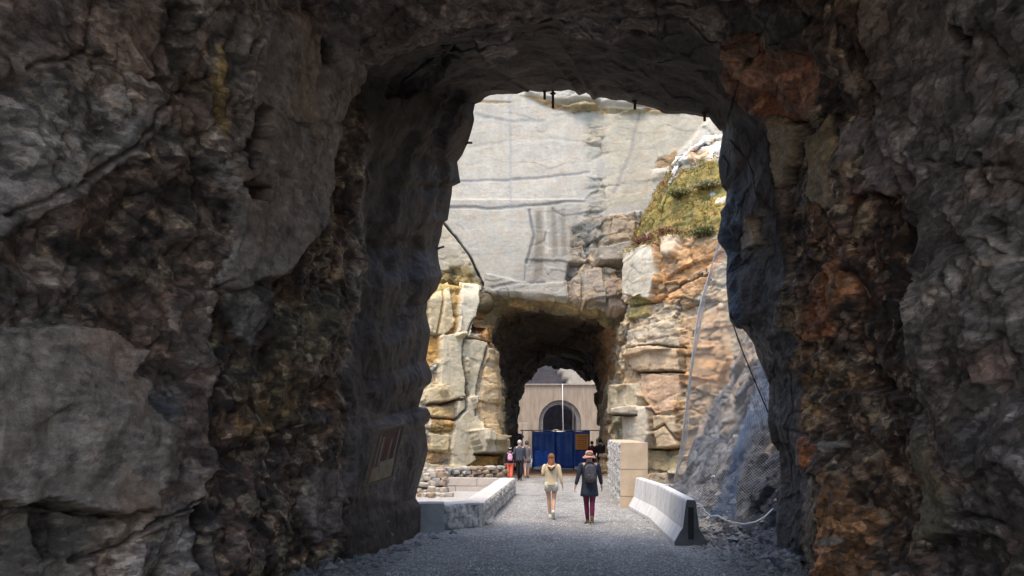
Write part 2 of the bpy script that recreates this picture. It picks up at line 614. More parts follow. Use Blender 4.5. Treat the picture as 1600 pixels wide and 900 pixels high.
def near_tunnel():
    counts = [170, 230, 240, 240, 230, 190]
    # keys: left floor, left mid, left top, top mid, right top, right mid, right floor
    pp = [W(x, y, portal_depth((x, y))) for x, y in PORTAL]
    kidx = [0, 22, 43, 61, 77, 94, len(PORTAL) - 1]
    Rp = ring_from(pp, kidx, counts)

    def wr(l):    # list of 7 lists [(px,py,Y)...]; consecutive keys share points
        return ring([[W(*q) for q in s] for s in l], counts)
    # inner corner ring
    Ri = wr([[(536, 905, 12.3), (540, 760, 12.3), (548, 560, 12.3)], [(548, 560, 12.3), (552, 420, 12.2), (548, 250, 12), (560, 110, 11.8)],
             [(560, 110, 11.8), (620, 78, 11.4), (700, 52, 10.8), (850, 36, 10.7)], [(850, 36, 10.7), (1000, 30, 10.7), (1090, 46, 10.8), (1165, 95, 11.1)],
             [(1165, 95, 11.2), (1200, 200, 11.6), (1205, 330, 11.8), (1215, 480, 11.9)], [(1215, 480, 11.9), (1250, 640, 12.0), (1262, 760, 12.0), (1262, 912, 12.0)]])
    Rn = wr([[(325, 985, 8.6), (340, 760, 8.7), (350, 560, 8.9)], [(350, 560, 8.9), (362, 400, 9.0), (375, 150, 9.0), (400, -60, 8.7)],
             [(400, -60, 8.7), (560, -110, 8.6), (700, -130, 8.6), (880, -140, 8.6)], [(880, -140, 8.6), (1100, -130, 8.6), (1250, -110, 8.6), (1390, -50, 8.8)],
             [(1390, -50, 8.8), (1425, 150, 9), (1430, 350, 9), (1432, 500, 9)], [(1432, 500, 9), (1436, 650, 9), (1440, 800, 9), (1440, 972, 8.9)]])
    Re = wr([[(-60, 1130, 6.0), (-60, 760, 6.1), (-50, 560, 6.2)], [(-50, 560, 6.2), (-40, 300, 6.3), (-30, 100, 6.3), (0, -300, 6.2)],
             [(0, -300, 6.2), (300, -420, 6.2), (600, -480, 6.2), (850, -500, 6.2)], [(850, -500, 6.2), (1100, -480, 6.2), (1400, -430, 6.2), (1640, -300, 6.3)],
             [(1640, -300, 6.3), (1680, 100, 6.4), (1690, 350, 6.4), (1690, 500, 6.4)], [(1690, 500, 6.4), (1700, 650, 6.4), (1700, 800, 6.4), (1700, 1090, 6.4)]])

    def arch(Y, xl, xr, zt):
        return ring([[(xl, Y, -0.3), (xl - .3, Y, 2.5)], [(xl - .3, Y, 2.5), (xl + .1, Y, zt - 2), (xl + 1.2, Y, zt - .6)], [(xl + 1.2, Y, zt - .6), (.2, Y, zt)],
                     [(.2, Y, zt), (xr - 1.2, Y, zt - .6)], [(xr - 1.2, Y, zt - .6), (xr - .1, Y, zt - 2), (xr + .3, Y, 2.5)], [(xr + .3, Y, 2.5), (xr, Y, -.3)]], counts)
    R0 = arch(-3.4, -6.8, 6.8, 9.4)
    R1 = arch(1.0, -5.4, 5.3, 8.3)

    def scaled(R, k, y, zk=None):
        c = np.array((0.8, 0, 0))
        Q = (R - c) * np.array((k, 1, zk or k)) + c
        Q[:, 1] = y + (0 * R[:, 1])
        return Q
    X1 = Rp + np.array((0, .25, 0)) + (Rp - Rp.mean(0)) * np.array((.05, 0, .04))
    X2 = Rp * 1.0
    X2 = (Rp - np.array((1, 0, 0))) * np.array((1.7, 1, 1.06)) + np.array((1, -0.3, 0))
    X3 = (Rp - np.array((1, 0, 0))) * np.array((5, 1, 1.15)) + np.array((1, -4.0, 0))
    X4 = scaled(R0, 5, 2.0, 1.3)
    B1 = scaled(R0, 5, -3.5, 1.25)
    B0 = (R0 - np.array((.2, 0, 0))) * np.array((1.1, 1, 1.05)) + np.array((.2, -.1, 0))
    rings_ = [(B1, 5), (B0, 4), (R0, 24), (R1, 50), (Re, 135), (Rn, 185), (Ri, 165), (Rp, 5), (X1, 26), (X2, 20), (X3, 6), (X4, 2)]
    rows, start = [], {}
    for k, (R, n) in enumerate(rings_):
        start[k] = len(rows)
        if k == len(rings_) - 1:
            rows.append(R); break
        R2 = rings_[k + 1][0]
        for j in range(n):
            rows.append(R + (R2 - R) * (j / n))
    G = np.stack(rows, 0)
    ie, in_, ii, ip = start[4], start[5], start[6], start[7]
    G = blur_rows(G, 60, ie - 30, in_ + 60)
    G = blur_rows(G, 14, ii - 30, ii + 30)
    nr, nc, _ = G.shape
    nrm = normals(G)
    # make normals point into the tunnel
    mid = G[ie + 40, nc // 4] ; cen = np.array((0, mid[1], 3.0))
    if np.dot(nrm[ie + 40, nc // 4], cen - mid) < 0: nrm = -nrm
    P = G.reshape(-1, 3).astype(np.float32)
    n = nrm.reshape(-1, 3).astype(np.float32)
    row = np.repeat(np.arange(nr), nc)
    px, py = project(P)
    disp = np.zeros(len(P), np.float32)
    rough = np.ones(len(P), np.float32)
    base = np.tile(np.array(GREY, np.float32), (len(P), 1))
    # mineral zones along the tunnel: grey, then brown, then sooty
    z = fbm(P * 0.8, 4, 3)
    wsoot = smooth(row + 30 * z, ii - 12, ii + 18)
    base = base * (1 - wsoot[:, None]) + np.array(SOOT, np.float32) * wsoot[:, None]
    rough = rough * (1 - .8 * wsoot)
    ok = (row > ie - 60) & (row <= ip)
    vis_left = [
        # upper left: layered grey rock
        ([(-30, -40), (130, -40), (140, 60), (60, 110), (-30, 130)], .12, (.17, .15, .145), 14, .8),
        ([(60, 20), (80, 40), (76, 70), (64, 60)], .08, (.28, .29, .30), 8, .5),
        ([(135, 10), (235, 5), (232, 60), (212, 118), (150, 110)], .22, (.21, .185, .17), 10, .7),
        ([(252, 8), (292, 5), (296, 60), (285, 112), (256, 116), (244, 60)], -.45, (.12, .13, .135), 9, .7),
        ([(262, 20), (276, 10), (282, 60), (268, 70)], -.5, (.05, .045, .045), 6, .6),
        ([(-30, 300), (60, 262), (150, 225), (200, 160), (258, 140), (262, 165), (180, 250), (70, 330), (-30, 370)], .26, (.215, .205, .20), 10, .6),
        ([(150, 225), (200, 160), (240, 148), (225, 190), (170, 240)], .10, (.27, .27, .275), 8, .5),
        ([(250, 165), (310, 150), (322, 190), (300, 212), (262, 200)], .22, (.23, .20, .185), 8, .6),
        ([(262, 200), (285, 215), (290, 260), (250, 262)], .1, (.23, .21, .20), 8, .6),
        ([(318, 160), (332, 120), (340, 60), (350, 60), (345, 190), (335, 215), (322, 205)], .06, (.30, .235, .12), 8, .8),
        ([(-30, 372), (70, 335), (200, 240), (300, 240), (345, 300), (350, 430), (200, 460), (-30, 430)], -.05, (.115, .09, .075), 26, 1.1),
        ([(150, 280), (205, 262), (290, 235), (270, 275), (190, 300)], .12, (.15, .12, .10), 12, .8),
        ([(-30, 420), (60, 400), (170, 410), (200, 450), (120, 470), (30, 500), (-30, 505)], .15, (.155, .13, .115), 16, .9),
        # smooth grey column
        ([(392, 100), (410, 20), (560, 20), (556, 130), (530, 190), (520, 290), (480, 370), (458, 420), (430, 440), (352, 452), (352, 330), (362, 210)], .26, (.175, .165, .16), 10, .28),
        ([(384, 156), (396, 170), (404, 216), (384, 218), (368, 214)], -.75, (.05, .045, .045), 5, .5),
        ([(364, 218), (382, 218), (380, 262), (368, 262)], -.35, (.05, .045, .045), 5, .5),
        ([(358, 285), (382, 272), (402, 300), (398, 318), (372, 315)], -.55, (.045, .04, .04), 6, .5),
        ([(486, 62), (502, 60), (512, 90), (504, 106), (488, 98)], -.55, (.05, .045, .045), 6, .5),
        ([(470, 50), (486, 48), (484, 110), (470, 110)], .12, (.22, .21, .20), 6, .3),
        ([(515, 50), (535, 60), (530, 110), (512, 112)], .16, (.22, .21, .20), 7, .3),
        ([(345, 12), (368, 12), (366, 120), (350, 170)], -.1, (.12, .115, .11), 8, .6),
        # reddish brown middle left
        ([(180, 450), (330, 430), (345, 520), (330, 600), (230, 590), (205, 540), (160, 500)], -.1, (.12, .088, .072), 16, .9),
        ([(268, 470), (335, 450), (345, 560), (300, 580), (282, 540)], .14, (.15, .125, .115), 10, .8),
        ([(300, 590), (345, 590), (348, 680), (330, 760), (290, 730), (262, 640)], .16, (.165, .13, .12), 9, .7),
        ([(232, 620), (262, 618), (278, 650), (250, 665)], .05, (.15, .17, .19), 8, .5),
        # big pale slab lower left
        ([(40, 508), (110, 512), (165, 520), (192, 546), (212, 545), (208, 575), (186, 592), (214, 598), (202, 625), (245, 668), (262, 700), (256, 745), (232, 766), (236, 797), (180, 803), (80, 788), (70, 780), (-40, 790), (-40, 530)], .5, (.25, .225, .205), 4, .22),
        ([(55, 600), (190, 620), (250, 690), (240, 750), (120, 750), (60, 740)], .08, (.27, .245, .225), 30, .3),
        ([(224, 630), (262, 680), (260, 740), (300, 740), (330, 700), (322, 780), (240, 840), (150, 858), (140, 850), (236, 800)], .22, (.17, .145, .135), 8, .6),
        ([(70, 800), (180, 808), (235, 806), (215, 850), (140, 870), (150, 990), (20, 990), (-40, 800)], -.22, (.15, .14, .125), 7, .6),
        ([(72, 796), (110, 802), (128, 860), (100, 880), (76, 840)], -.25, (.07, .06, .055), 7, .8),
        ([(16, 455), (36, 460), (40, 520), (20, 530)], -.2, (.09, .08, .075), 7, .8),
    ]
    vis_lines = [
        ([(70, 790), (120, 798), (178, 806), (240, 800)], -.35, (.05, .045, .045), 3, None, 3),  # groove under the slab, with its shadow put into the colour
        ([(130, 872), (200, 850), (262, 812), (310, 780)], -.22, (.05, .045, .045), 3, None, 2.4),
        ([(345, 460), (352, 560), (338, 640), (345, 720), (322, 780), (318, 880)], -.25, (.04, .03, .026), 10, None, 6),
        ([(345, 245), (372, 238), (405, 260), (440, 278)], -.12, None, 3, None, 2),
        ([(400, 150), (440, 196), (500, 186), (540, 195)], -.1, None, 3, None, 2),
        ([(-20, 340), (80, 300), (180, 232), (245, 150), (330, 120)], -.12, (.07, .065, .065), 4, None, 3),
        ([(120, 90), (200, 120), (250, 130)], -.15, None, 4, None, 3),
        ([(20, 110), (120, 80), (130, 10)], -.15, (.09, .085, .08), 4, None, 3),
        ([(405, 440), (480, 425), (540, 380)], -.12, None, 4, None, 3),
        ([(262, 130), (280, 210), (300, 250), (302, 330)], -.15, None, 4, None, 3),
    ]
    brown = [
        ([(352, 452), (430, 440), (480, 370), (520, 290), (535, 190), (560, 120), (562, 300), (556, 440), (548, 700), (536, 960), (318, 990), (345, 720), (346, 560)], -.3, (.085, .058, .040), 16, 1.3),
        ([(505, 150), (548, 110), (552, 200), (525, 300), (505, 250)], -.05, (.085, .07, .06), 10, 1.5),
        ([(480, 290), (515, 280), (520, 400), (485, 400)], .1, (.12, .095, .05), 12, 1.4),
        ([(430, 480), (545, 450), (550, 560), (440, 560)], .12, (.135, .12, .08), 18, 1.4),
        ([(360, 440), (425, 445), (430, 500), (400, 540), (365, 500)], .2, (.11, .11, .11), 10, .7),
        ([(380, 590), (470, 570), (500, 660), (430, 690), (370, 680)], .2, (.11, .08, .04), 14, 1.0),
        ([(350, 700), (470, 700), (500, 780), (420, 884), (350, 850)], -.1, (.085, .06, .05), 16, 1.3),
        ([(500, 560), (545, 540), (545, 700), (500, 700)], .05, (.13, .09, .06), 12, 1.4),
        ([(495, 730), (540, 740), (535, 830), (505, 860), (480, 800)], .2, (.13, .115, .11), 10, .6),
        ([(395, 420), (450, 300), (455, 330), (420, 430)], 0, None, 6, None),
    ]
    right = [
        # grey outer right
        ([(1370, -60), (1680, -60), (1680, 990), (1436, 990), (1428, 800), (1440, 640), (1424, 520), (1445, 430), (1430, 330), (1392, 240), (1375, 120)], .3, (.15, .14, .138), 7, .85),
        ([(1375, -60), (1412, -60), (1405, 50), (1372, 90), (1366, 60)], .18, (.165, .155, .15), 7, .5),
        ([(1470, 10), (1520, 5), (1530, 90), (1480, 90)], .1, (.175, .165, .16), 8, .7),
        ([(1512, 30), (1532, 32), (1535, 60), (1518, 62)], -.4, (.05, .05, .05), 5, .6),
        ([(1480, 200), (1590, 190), (1600, 330), (1560, 360), (1490, 330), (1470, 260)], .12, (.135, .125, .125), 12, .8),
        ([(1500, 330), (1530, 345), (1600, 380), (1600, 392), (1540, 368), (1500, 350)], .2, (.21, .19, .175), 5, .6),
        ([(1525, 400), (1600, 395), (1600, 460), (1560, 470)], .15, (.17, .155, .145), 8, .7),
        ([(1440, 470), (1500, 440), (1540, 470), (1500, 520), (1445, 530)], .12, (.17, .155, .145), 8, .9),
        ([(1545, 560), (1600, 520), (1600, 590), (1560, 600)], .2, (.175, .15, .145), 7, .5),
        ([(1430, 700), (1455, 680), (1478, 720), (1488, 800), (1470, 838), (1430, 842)], .1, (.17, .155, .11), 10, .4),
        ([(1430, 842), (1500, 830), (1580, 850), (1600, 990), (1430, 990)], -.25, (.08, .07, .065), 9, 1.),
        # upper inner right: rust slab and dark rock beside it
        ([(1128, -20), (1370, -60), (1375, 100), (1392, 240), (1430, 330), (1440, 470), (1424, 640), (1430, 990), (1262, 990), (1215, 480), (1204, 200), (1160, 95)], -.06, (.115, .085, .07), 10, 1.3),
        ([(1130, 15), (1270, 10), (1285, 55), (1140, 60)], .15, (.085, .08, .08), 10, .9),
        ([(1126, 62), (1200, 66), (1282, 78), (1284, 125), (1262, 190), (1190, 184), (1152, 165), (1128, 120)], .14, (.25, .135, .088), 5, .8),
        ([(1148, 75), (1186, 70), (1190, 100), (1160, 112)], .05, (.16, .11, .07), 8, .8),
        ([(1284, 70), (1332, 66), (1340, 110), (1355, 150), (1330, 170), (1275, 180), (1290, 120)], .05, (.09, .065, .055), 8, 1.3),
        ([(1330, 80), (1348, 110), (1352, 150), (1340, 155)], .16, (.24, .20, .17), 5, .5),
        ([(1190, 190), (1218, 188), (1236, 196), (1224, 230), (1220, 285), (1206, 292), (1200, 240)], .22, (.50, .43, .32), 4, .3),
        ([(1262, 230), (1292, 180), (1312, 215), (1308, 300), (1318, 320), (1298, 336), (1264, 304), (1272, 260)], .22, (.56, .46, .30), 5, .4),
        ([(1310, 190), (1420, 190), (1430, 300), (1375, 300), (1360, 262), (1330, 250)], .2, (.15, .135, .135), 10, .5),
        ([(1330, 282), (1352, 230), (1372, 300), (1342, 310)], -.1, (.06, .045, .04), 8, 1.2),
        ([(1336, 300), (1400, 300), (1428, 340), (1436, 400), (1426, 560), (1400, 620), (1322, 610), (1306, 480), (1332, 400)], -.42, (.068, .042, .03), 9, 1.1),
        ([(1240, 320), (1290, 322), (1330, 352), (1335, 395), (1300, 420), (1250, 400)], .12, (.15, .085, .05), 9, 1.3),
        ([(1250, 440), (1290, 405), (1322, 400), (1320, 450), (1292, 492), (1290, 530), (1240, 540), (1236, 500)], .25, (.44, .21, .10), 7, 1.0),
        ([(1205, 470), (1250, 474), (1240, 520), (1205, 530)], .22, (.20, .15, .08), 7, 1.1),
        ([(1214, 352), (1232, 345), (1244, 392), (1222, 402)], -.1, None, 6, 1.2),
        ([(1220, 550), (1300, 560), (1320, 600), (1300, 670), (1230, 672), (1226, 600)], .2, (.26, .17, .09), 8, 1.3),
        ([(1290, 610), (1350, 600), (1400, 640), (1420, 760), (1400, 884), (1330, 840), (1300, 700)], .05, (.115, .08, .055), 12, 1.2),
        ([(1255, 680), (1285, 690), (1275, 724), (1250, 728)], .15, (.26, .10, .035), 6, .9),
        ([(1284, 692), (1312, 690), (1316, 702), (1290, 706)], .2, (.32, .32, .30), 5, .4),
        ([(1290, 730), (1330, 752), (1352, 800), (1372, 900), (1362, 990), (1290, 990), (1300, 850)], .22, (.46, .25, .12), 7, 1.0),
        ([(1262, 740), (1290, 740), (1288, 990), (1258, 990)], .1, (.17, .15, .12), 7, .6),
        ([(1230, 790), (1262, 790), (1262, 960), (1240, 960)], .1, (.20, .10, .04), 7, 1.0),
        ([(1304, 838), (1330, 838), (1326, 848), (1306, 848)], .1, (.45, .43, .40), 3, .3),
        ([(1295, 770), (1302, 750), (1304, 790), (1298, 792)], .1, (.42, .40, .36), 2, .3),
        # bluish sooty rock near the mouth, then navy netting tinted onto the lip
        ([(1133, 330), (1200, 330), (1215, 480), (1250, 640), (1262, 760), (1262, 912), (1212, 905), (1216, 700), (1140, 500), (1120, 371)], .0, (.06, .06, .066), 10, .5),
        ([(1110, 296), (1150, 300), (1160, 340), (1140, 380), (1165, 480), (1160, 515), (1120, 500), (1110, 380)], .0, (.05, .075, .125), 6, .7),
        ([(1155, 370), (1165, 335), (1180, 352), (1184, 378), (1158, 392)], .28, (.24, .21, .17), 3, .2),
    ]
    lines_r = [
        ([(1366, 60), (1376, 130), (1388, 150)], -.3, (.05, .045, .045), 4, None, 3),
        ([(1404, 240), (1428, 270), (1432, 300)], -.25, None, 4, None, 3),
        ([(1400, 250), (1438, 330), (1440, 420)], -.2, (.07, .065, .065), 4, None, 3),
        ([(1420, 560), (1450, 590), (1445, 640), (1475, 710)], -.2, None, 4, None, 3),
        ([(1545, 240), (1565, 300), (1540, 330)], -.2, (.07, .065, .065), 4, None, 3),
        ([(1480, 810), (1540, 808), (1600, 820)], -.25, (.06, .06, .06), 4, None, 3),
        ([(1510, 440), (1530, 500), (1525, 560)], -.14, None, 3, None, 2),
        ([(1450, 250), (1530, 262), (1600, 255)], -.14, None, 3, None, 2),
    ]
    roof = [
        ([(560, -80), (1130, -80), (1130, 40), (1000, 26), (850, 30), (700, 44), (600, 76), (560, 100)], .05, (.15, .132, .122), 10, .7),
        ([(640, 0), (740, -10), (800, 20), (700, 40)], .12, (.17, .15, .14), 10, .8),
        ([(880, 40), (1040, 36), (1040, 60), (900, 70)], .1, (.12, .12, .122), 8, .8),
        ([(600, 120), (660, 96), (700, 70), (720, 90), (640, 150), (600, 150)], -.15, None, 10, .8),
        # smooth sprayed inner wall with a few folds
        ([(740, 66), (800, 56), (810, 90), (760, 110)], .15, (.11, .105, .105), 8, .5),
    ]
    fold = [([(712, 150), (690, 200), (678, 240), (690, 280), (682, 330)], -.3, (.05, .048, .048), 8, None, 6),
            ([(640, 220), (606, 300), (600, 380), (612, 420)], -.25, None, 12, None, 8),
            ([(600, 390), (650, 380), (640, 440), (612, 520)], -.3, None, 10, None, 7),
            ([(575, 300), (590, 400), (570, 520), (580, 640)], -.2, None, 12, None, 10)]
    board_flat = [([(545, 640), (635, 640), (620, 775), (540, 775)], -.05, (.07, .066, .066), 14, .12)]
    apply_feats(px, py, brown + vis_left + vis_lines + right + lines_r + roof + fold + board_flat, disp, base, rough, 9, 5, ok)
    # local rock relief
    h1, id1, e1 = facets(P, (1.25, 1.4, 1.0), 11, .26, .34, .06, .03, .45, .05, (0.3, .5, .2))
    h2, id2, e2 = facets(P, (.42, .5, .34), 23, .12, .2, .03, .04, .3, .07, (0.6, .2, .9))
    h3, id3, e3 = facets(P, (.15, .17, .12), 31, .03, .06, .0, .12, .2, .1, (0.2, .9, .4))
    f = fbm(P * 0.55, 4, 77) * .14 + fbm(P * 3.5, 4, 78) * .03
    rgh = np.clip(rough, 0, 2)
    g = np.clip(rgh, 0, 1.4)
    ang = angular(P, 1.6, 140, 3, .42)
    ang2 = angular(P, .34, 170, 2, .45, (1, 1, .7), (.2, .5, .6))
    tot = disp * .4 + f * .3 + ang * (.09 + .16 * g) + ang2 * (.014 + .055 * g) + h1 * .3 * g + h2 * .45 * g + h3 * .4 * g
    # the lip of the mouth stays as surveyed
    tap = np.where(row <= ip, smooth(ip - row, 0, 30), np.clip((row - ip) / 10, 0, 1))
    tot = tot * (0.06 + .94 * tap)
    out = row < start[2] + 1
    tot = np.where(out, 0, tot)
    P = P + n * tot[:, None]
    c = base * np.array((1.13, 1.0, .88), np.float32) * (0.72 + .36 * id1 + .0)[:, None] * (0.8 + .4 * id2)[:, None] * (.88 + .24 * id3)[:, None]
    c *= (1 - .35 * e1 * rgh.clip(0, 1))[:, None]
    # in the rusty and brown ground the splinters differ in colour one by one
    _, idp, _ = facets(P, (.30, .40, .18), 205, 0, 0, 0, .1, .2, .14, (.4, .7, .3))
    _, idq, _ = facets(P, (.12, .17, .07), 206, 0, 0, 0, .1, .2, .16, (.9, .2, .5))
    zone = smooth(rgh, .85, 1.1)
    for idx_, lo, hi, cc, kk in ((idp, .0, .30, (.035, .026, .022), .6), (idp, .88, 1.1, (.24, .19, .125), .55), (idq, .0, .20, (.03, .023, .02), .6), (idq, .90, 1.1, (.32, .24, .16), .6)):
        w = (zone * ((idx_ >= lo) & (idx_ < hi)) * kk)[:, None]
        c = c * (1 - w) + w * np.array(cc, np.float32)
    patch = smooth(fbm(P * 1.1 + 30, 5, 90), .15, .6)[:, None]
    c = c * (1 - patch * .45) + patch * .45 * c * np.array((1.25, .95, .75), np.float32)
    lite = smooth(fbm(P * 2.3 + 60, 5, 91), .3, .6)[:, None]
    c = c * (1 + .6 * lite)
    # freshly broken pale chips and dark sockets
    _, idc, _ = facets(P, (.10, .12, .04), 57, 0, 0, 0, .1, 0, .2, (.5, .6, .3))
    chip = (idc > .93) * smooth(fbm(P * 1.3, 3, 92), -.2, .3)
    c = c * (1 + (.9 * chip)[:, None]) * (1 - .4 * (idc < .10))[:, None]
    c = c * 1.62
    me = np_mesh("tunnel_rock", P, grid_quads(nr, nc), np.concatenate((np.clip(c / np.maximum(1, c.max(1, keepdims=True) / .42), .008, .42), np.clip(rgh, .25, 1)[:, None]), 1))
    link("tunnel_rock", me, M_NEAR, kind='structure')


# ---- generic cliff sheet: plan line x profile ----------------------------------
def sheet(name, plan, prof, nu, nv, m, col, feats=(), big=(2.2, 2.2, 1.5), amp=1.0, seed=100, rot=(0.1, .1, .4), cheb=.6, wob=5, side=1, colfn=None, crack=.12, smoothplan=0, small=1.0):
    pl = resample([(a, b, 0) for a, b in plan], nu)
    for _ in range(smoothplan):
        pl[1:-1] = (pl[:-2] + 2 * pl[1:-1] + pl[2:]) / 4
    pr = resample([(a, b, 0) for a, b in prof], nv)
    t = np.gradient(pl, axis=0)
    t /= np.linalg.norm(t, axis=1, keepdims=True)
    nn = np.stack((-t[:, 1], t[:, 0], 0 * t[:, 0]), 1) * side          # horizontally outwards
    for _ in range(30):
        nn[1:-1] = (nn[:-2] + 2 * nn[1:-1] + nn[2:]) / 4
    nn /= np.linalg.norm(nn, axis=1, keepdims=True)
    G = pl[None, :, :] - nn[None, :, :] * pr[:, 0][:, None, None]
    G[:, :, 2] = pr[:, 1][:, None]
    nrm = normals(G)
    c = nrm[nv // 4, nu // 2]
    if np.dot(c, nn[nu // 2]) < 0: nrm = -nrm
    P = G.reshape(-1, 3).astype(np.float32)
    n = nrm.reshape(-1, 3).astype(np.float32)
    return relief(name, P, n, nv, nu, m, col, feats, big, amp, seed, rot, cheb, wob, colfn, crack, small)


def relief(name, P, n, nr, nc, m, col, feats, big, amp, seed, rot, cheb, wob, colfn, crack, small=1.0, tap=None, mask=None):
    px, py = project(P)
    disp = np.zeros(len(P), np.float32)
    rough = np.ones(len(P), np.float32)
    base = np.tile(np.array(col, np.float32), (len(P), 1))
    if colfn: colfn(P, px, py, base, disp, rough)
    apply_feats(px, py, feats, disp, base, rough, wob, seed)
    b = np.array(big)
    h1, id1, e1 = facets(P, b, seed, .42 * amp, .42 * amp, crack, .05, cheb, .07, rot)
    h2, id2, e2 = facets(P, b * .36, seed + 13, .17 * amp, .22 * amp, crack * .5, .07, cheb, .18, rot)
    h3, id3, e3 = facets(P, b * .13, seed + 29, .05 * amp * small, .08 * amp * small, .012, .1, cheb * .6, .25, rot)
    f = fbm(P * .35, 4, seed + 50) * .25 * amp + fbm(P * 2.2, 4, seed + 51) * .04 * amp
    r = np.clip(rough, 0, 2.5)
    tot = disp + f * np.clip(r + .1, 0, 1) + (h1 + h2 + h3) * r
    if tap is not None: tot = tot * tap
    Q = P + n * tot[:, None]
    rc = np.clip(r, 0.12, 1)
    c = base * (1 + rc * .34 * (id1 - .5))[:, None] * (1 + rc * .34 * (id2 - .5))[:, None] * (1 + rc * .16 * (id3 - .5))[:, None]
    warm = (rc * (id2 - .5) * .25)[:, None]
    c = c * (1 + warm * np.array((1.0, 0.1, -1.0), np.float32))
    c = np.where((e1 > .5)[:, None], c * (1 - .25 * np.clip(r, 0, 1))[:, None], c)
    me = np_mesh(name, Q, grid_quads(nr, nc), np.concatenate((np.clip(c, .01, .85), np.clip(r, .2, 1)[:, None]), 1))
    return link(name, me, m, kind='structure')


M_NEAR = rock_mat("near_rock", 1.6, .13, .1, .6, .5, var=.36, fol=.7, shard=.40, sz=.62, nb=.45, wpv=.12)
M_CLIFF = rock_mat("cliff_rock", .8, .04, .05, .9, .2, streak=.06, var=.12, fol=0.0, shard=.12)
M_WARM = rock_mat("jointed_rock", 1.0, .05, .12, .9, .2, streak=.08, var=.18, fol=.3, shard=.16, nb=.6, wpv=.15)
M_SCREE = rock_mat("rubble_rock", 1.6, .12, .3, .85, .3, var=.3, shard=.2)
M_DARKT = rock_mat("second_tunnel_rock", 1.0, .10, .5, .85, .3, var=.35)

near_tunnel()


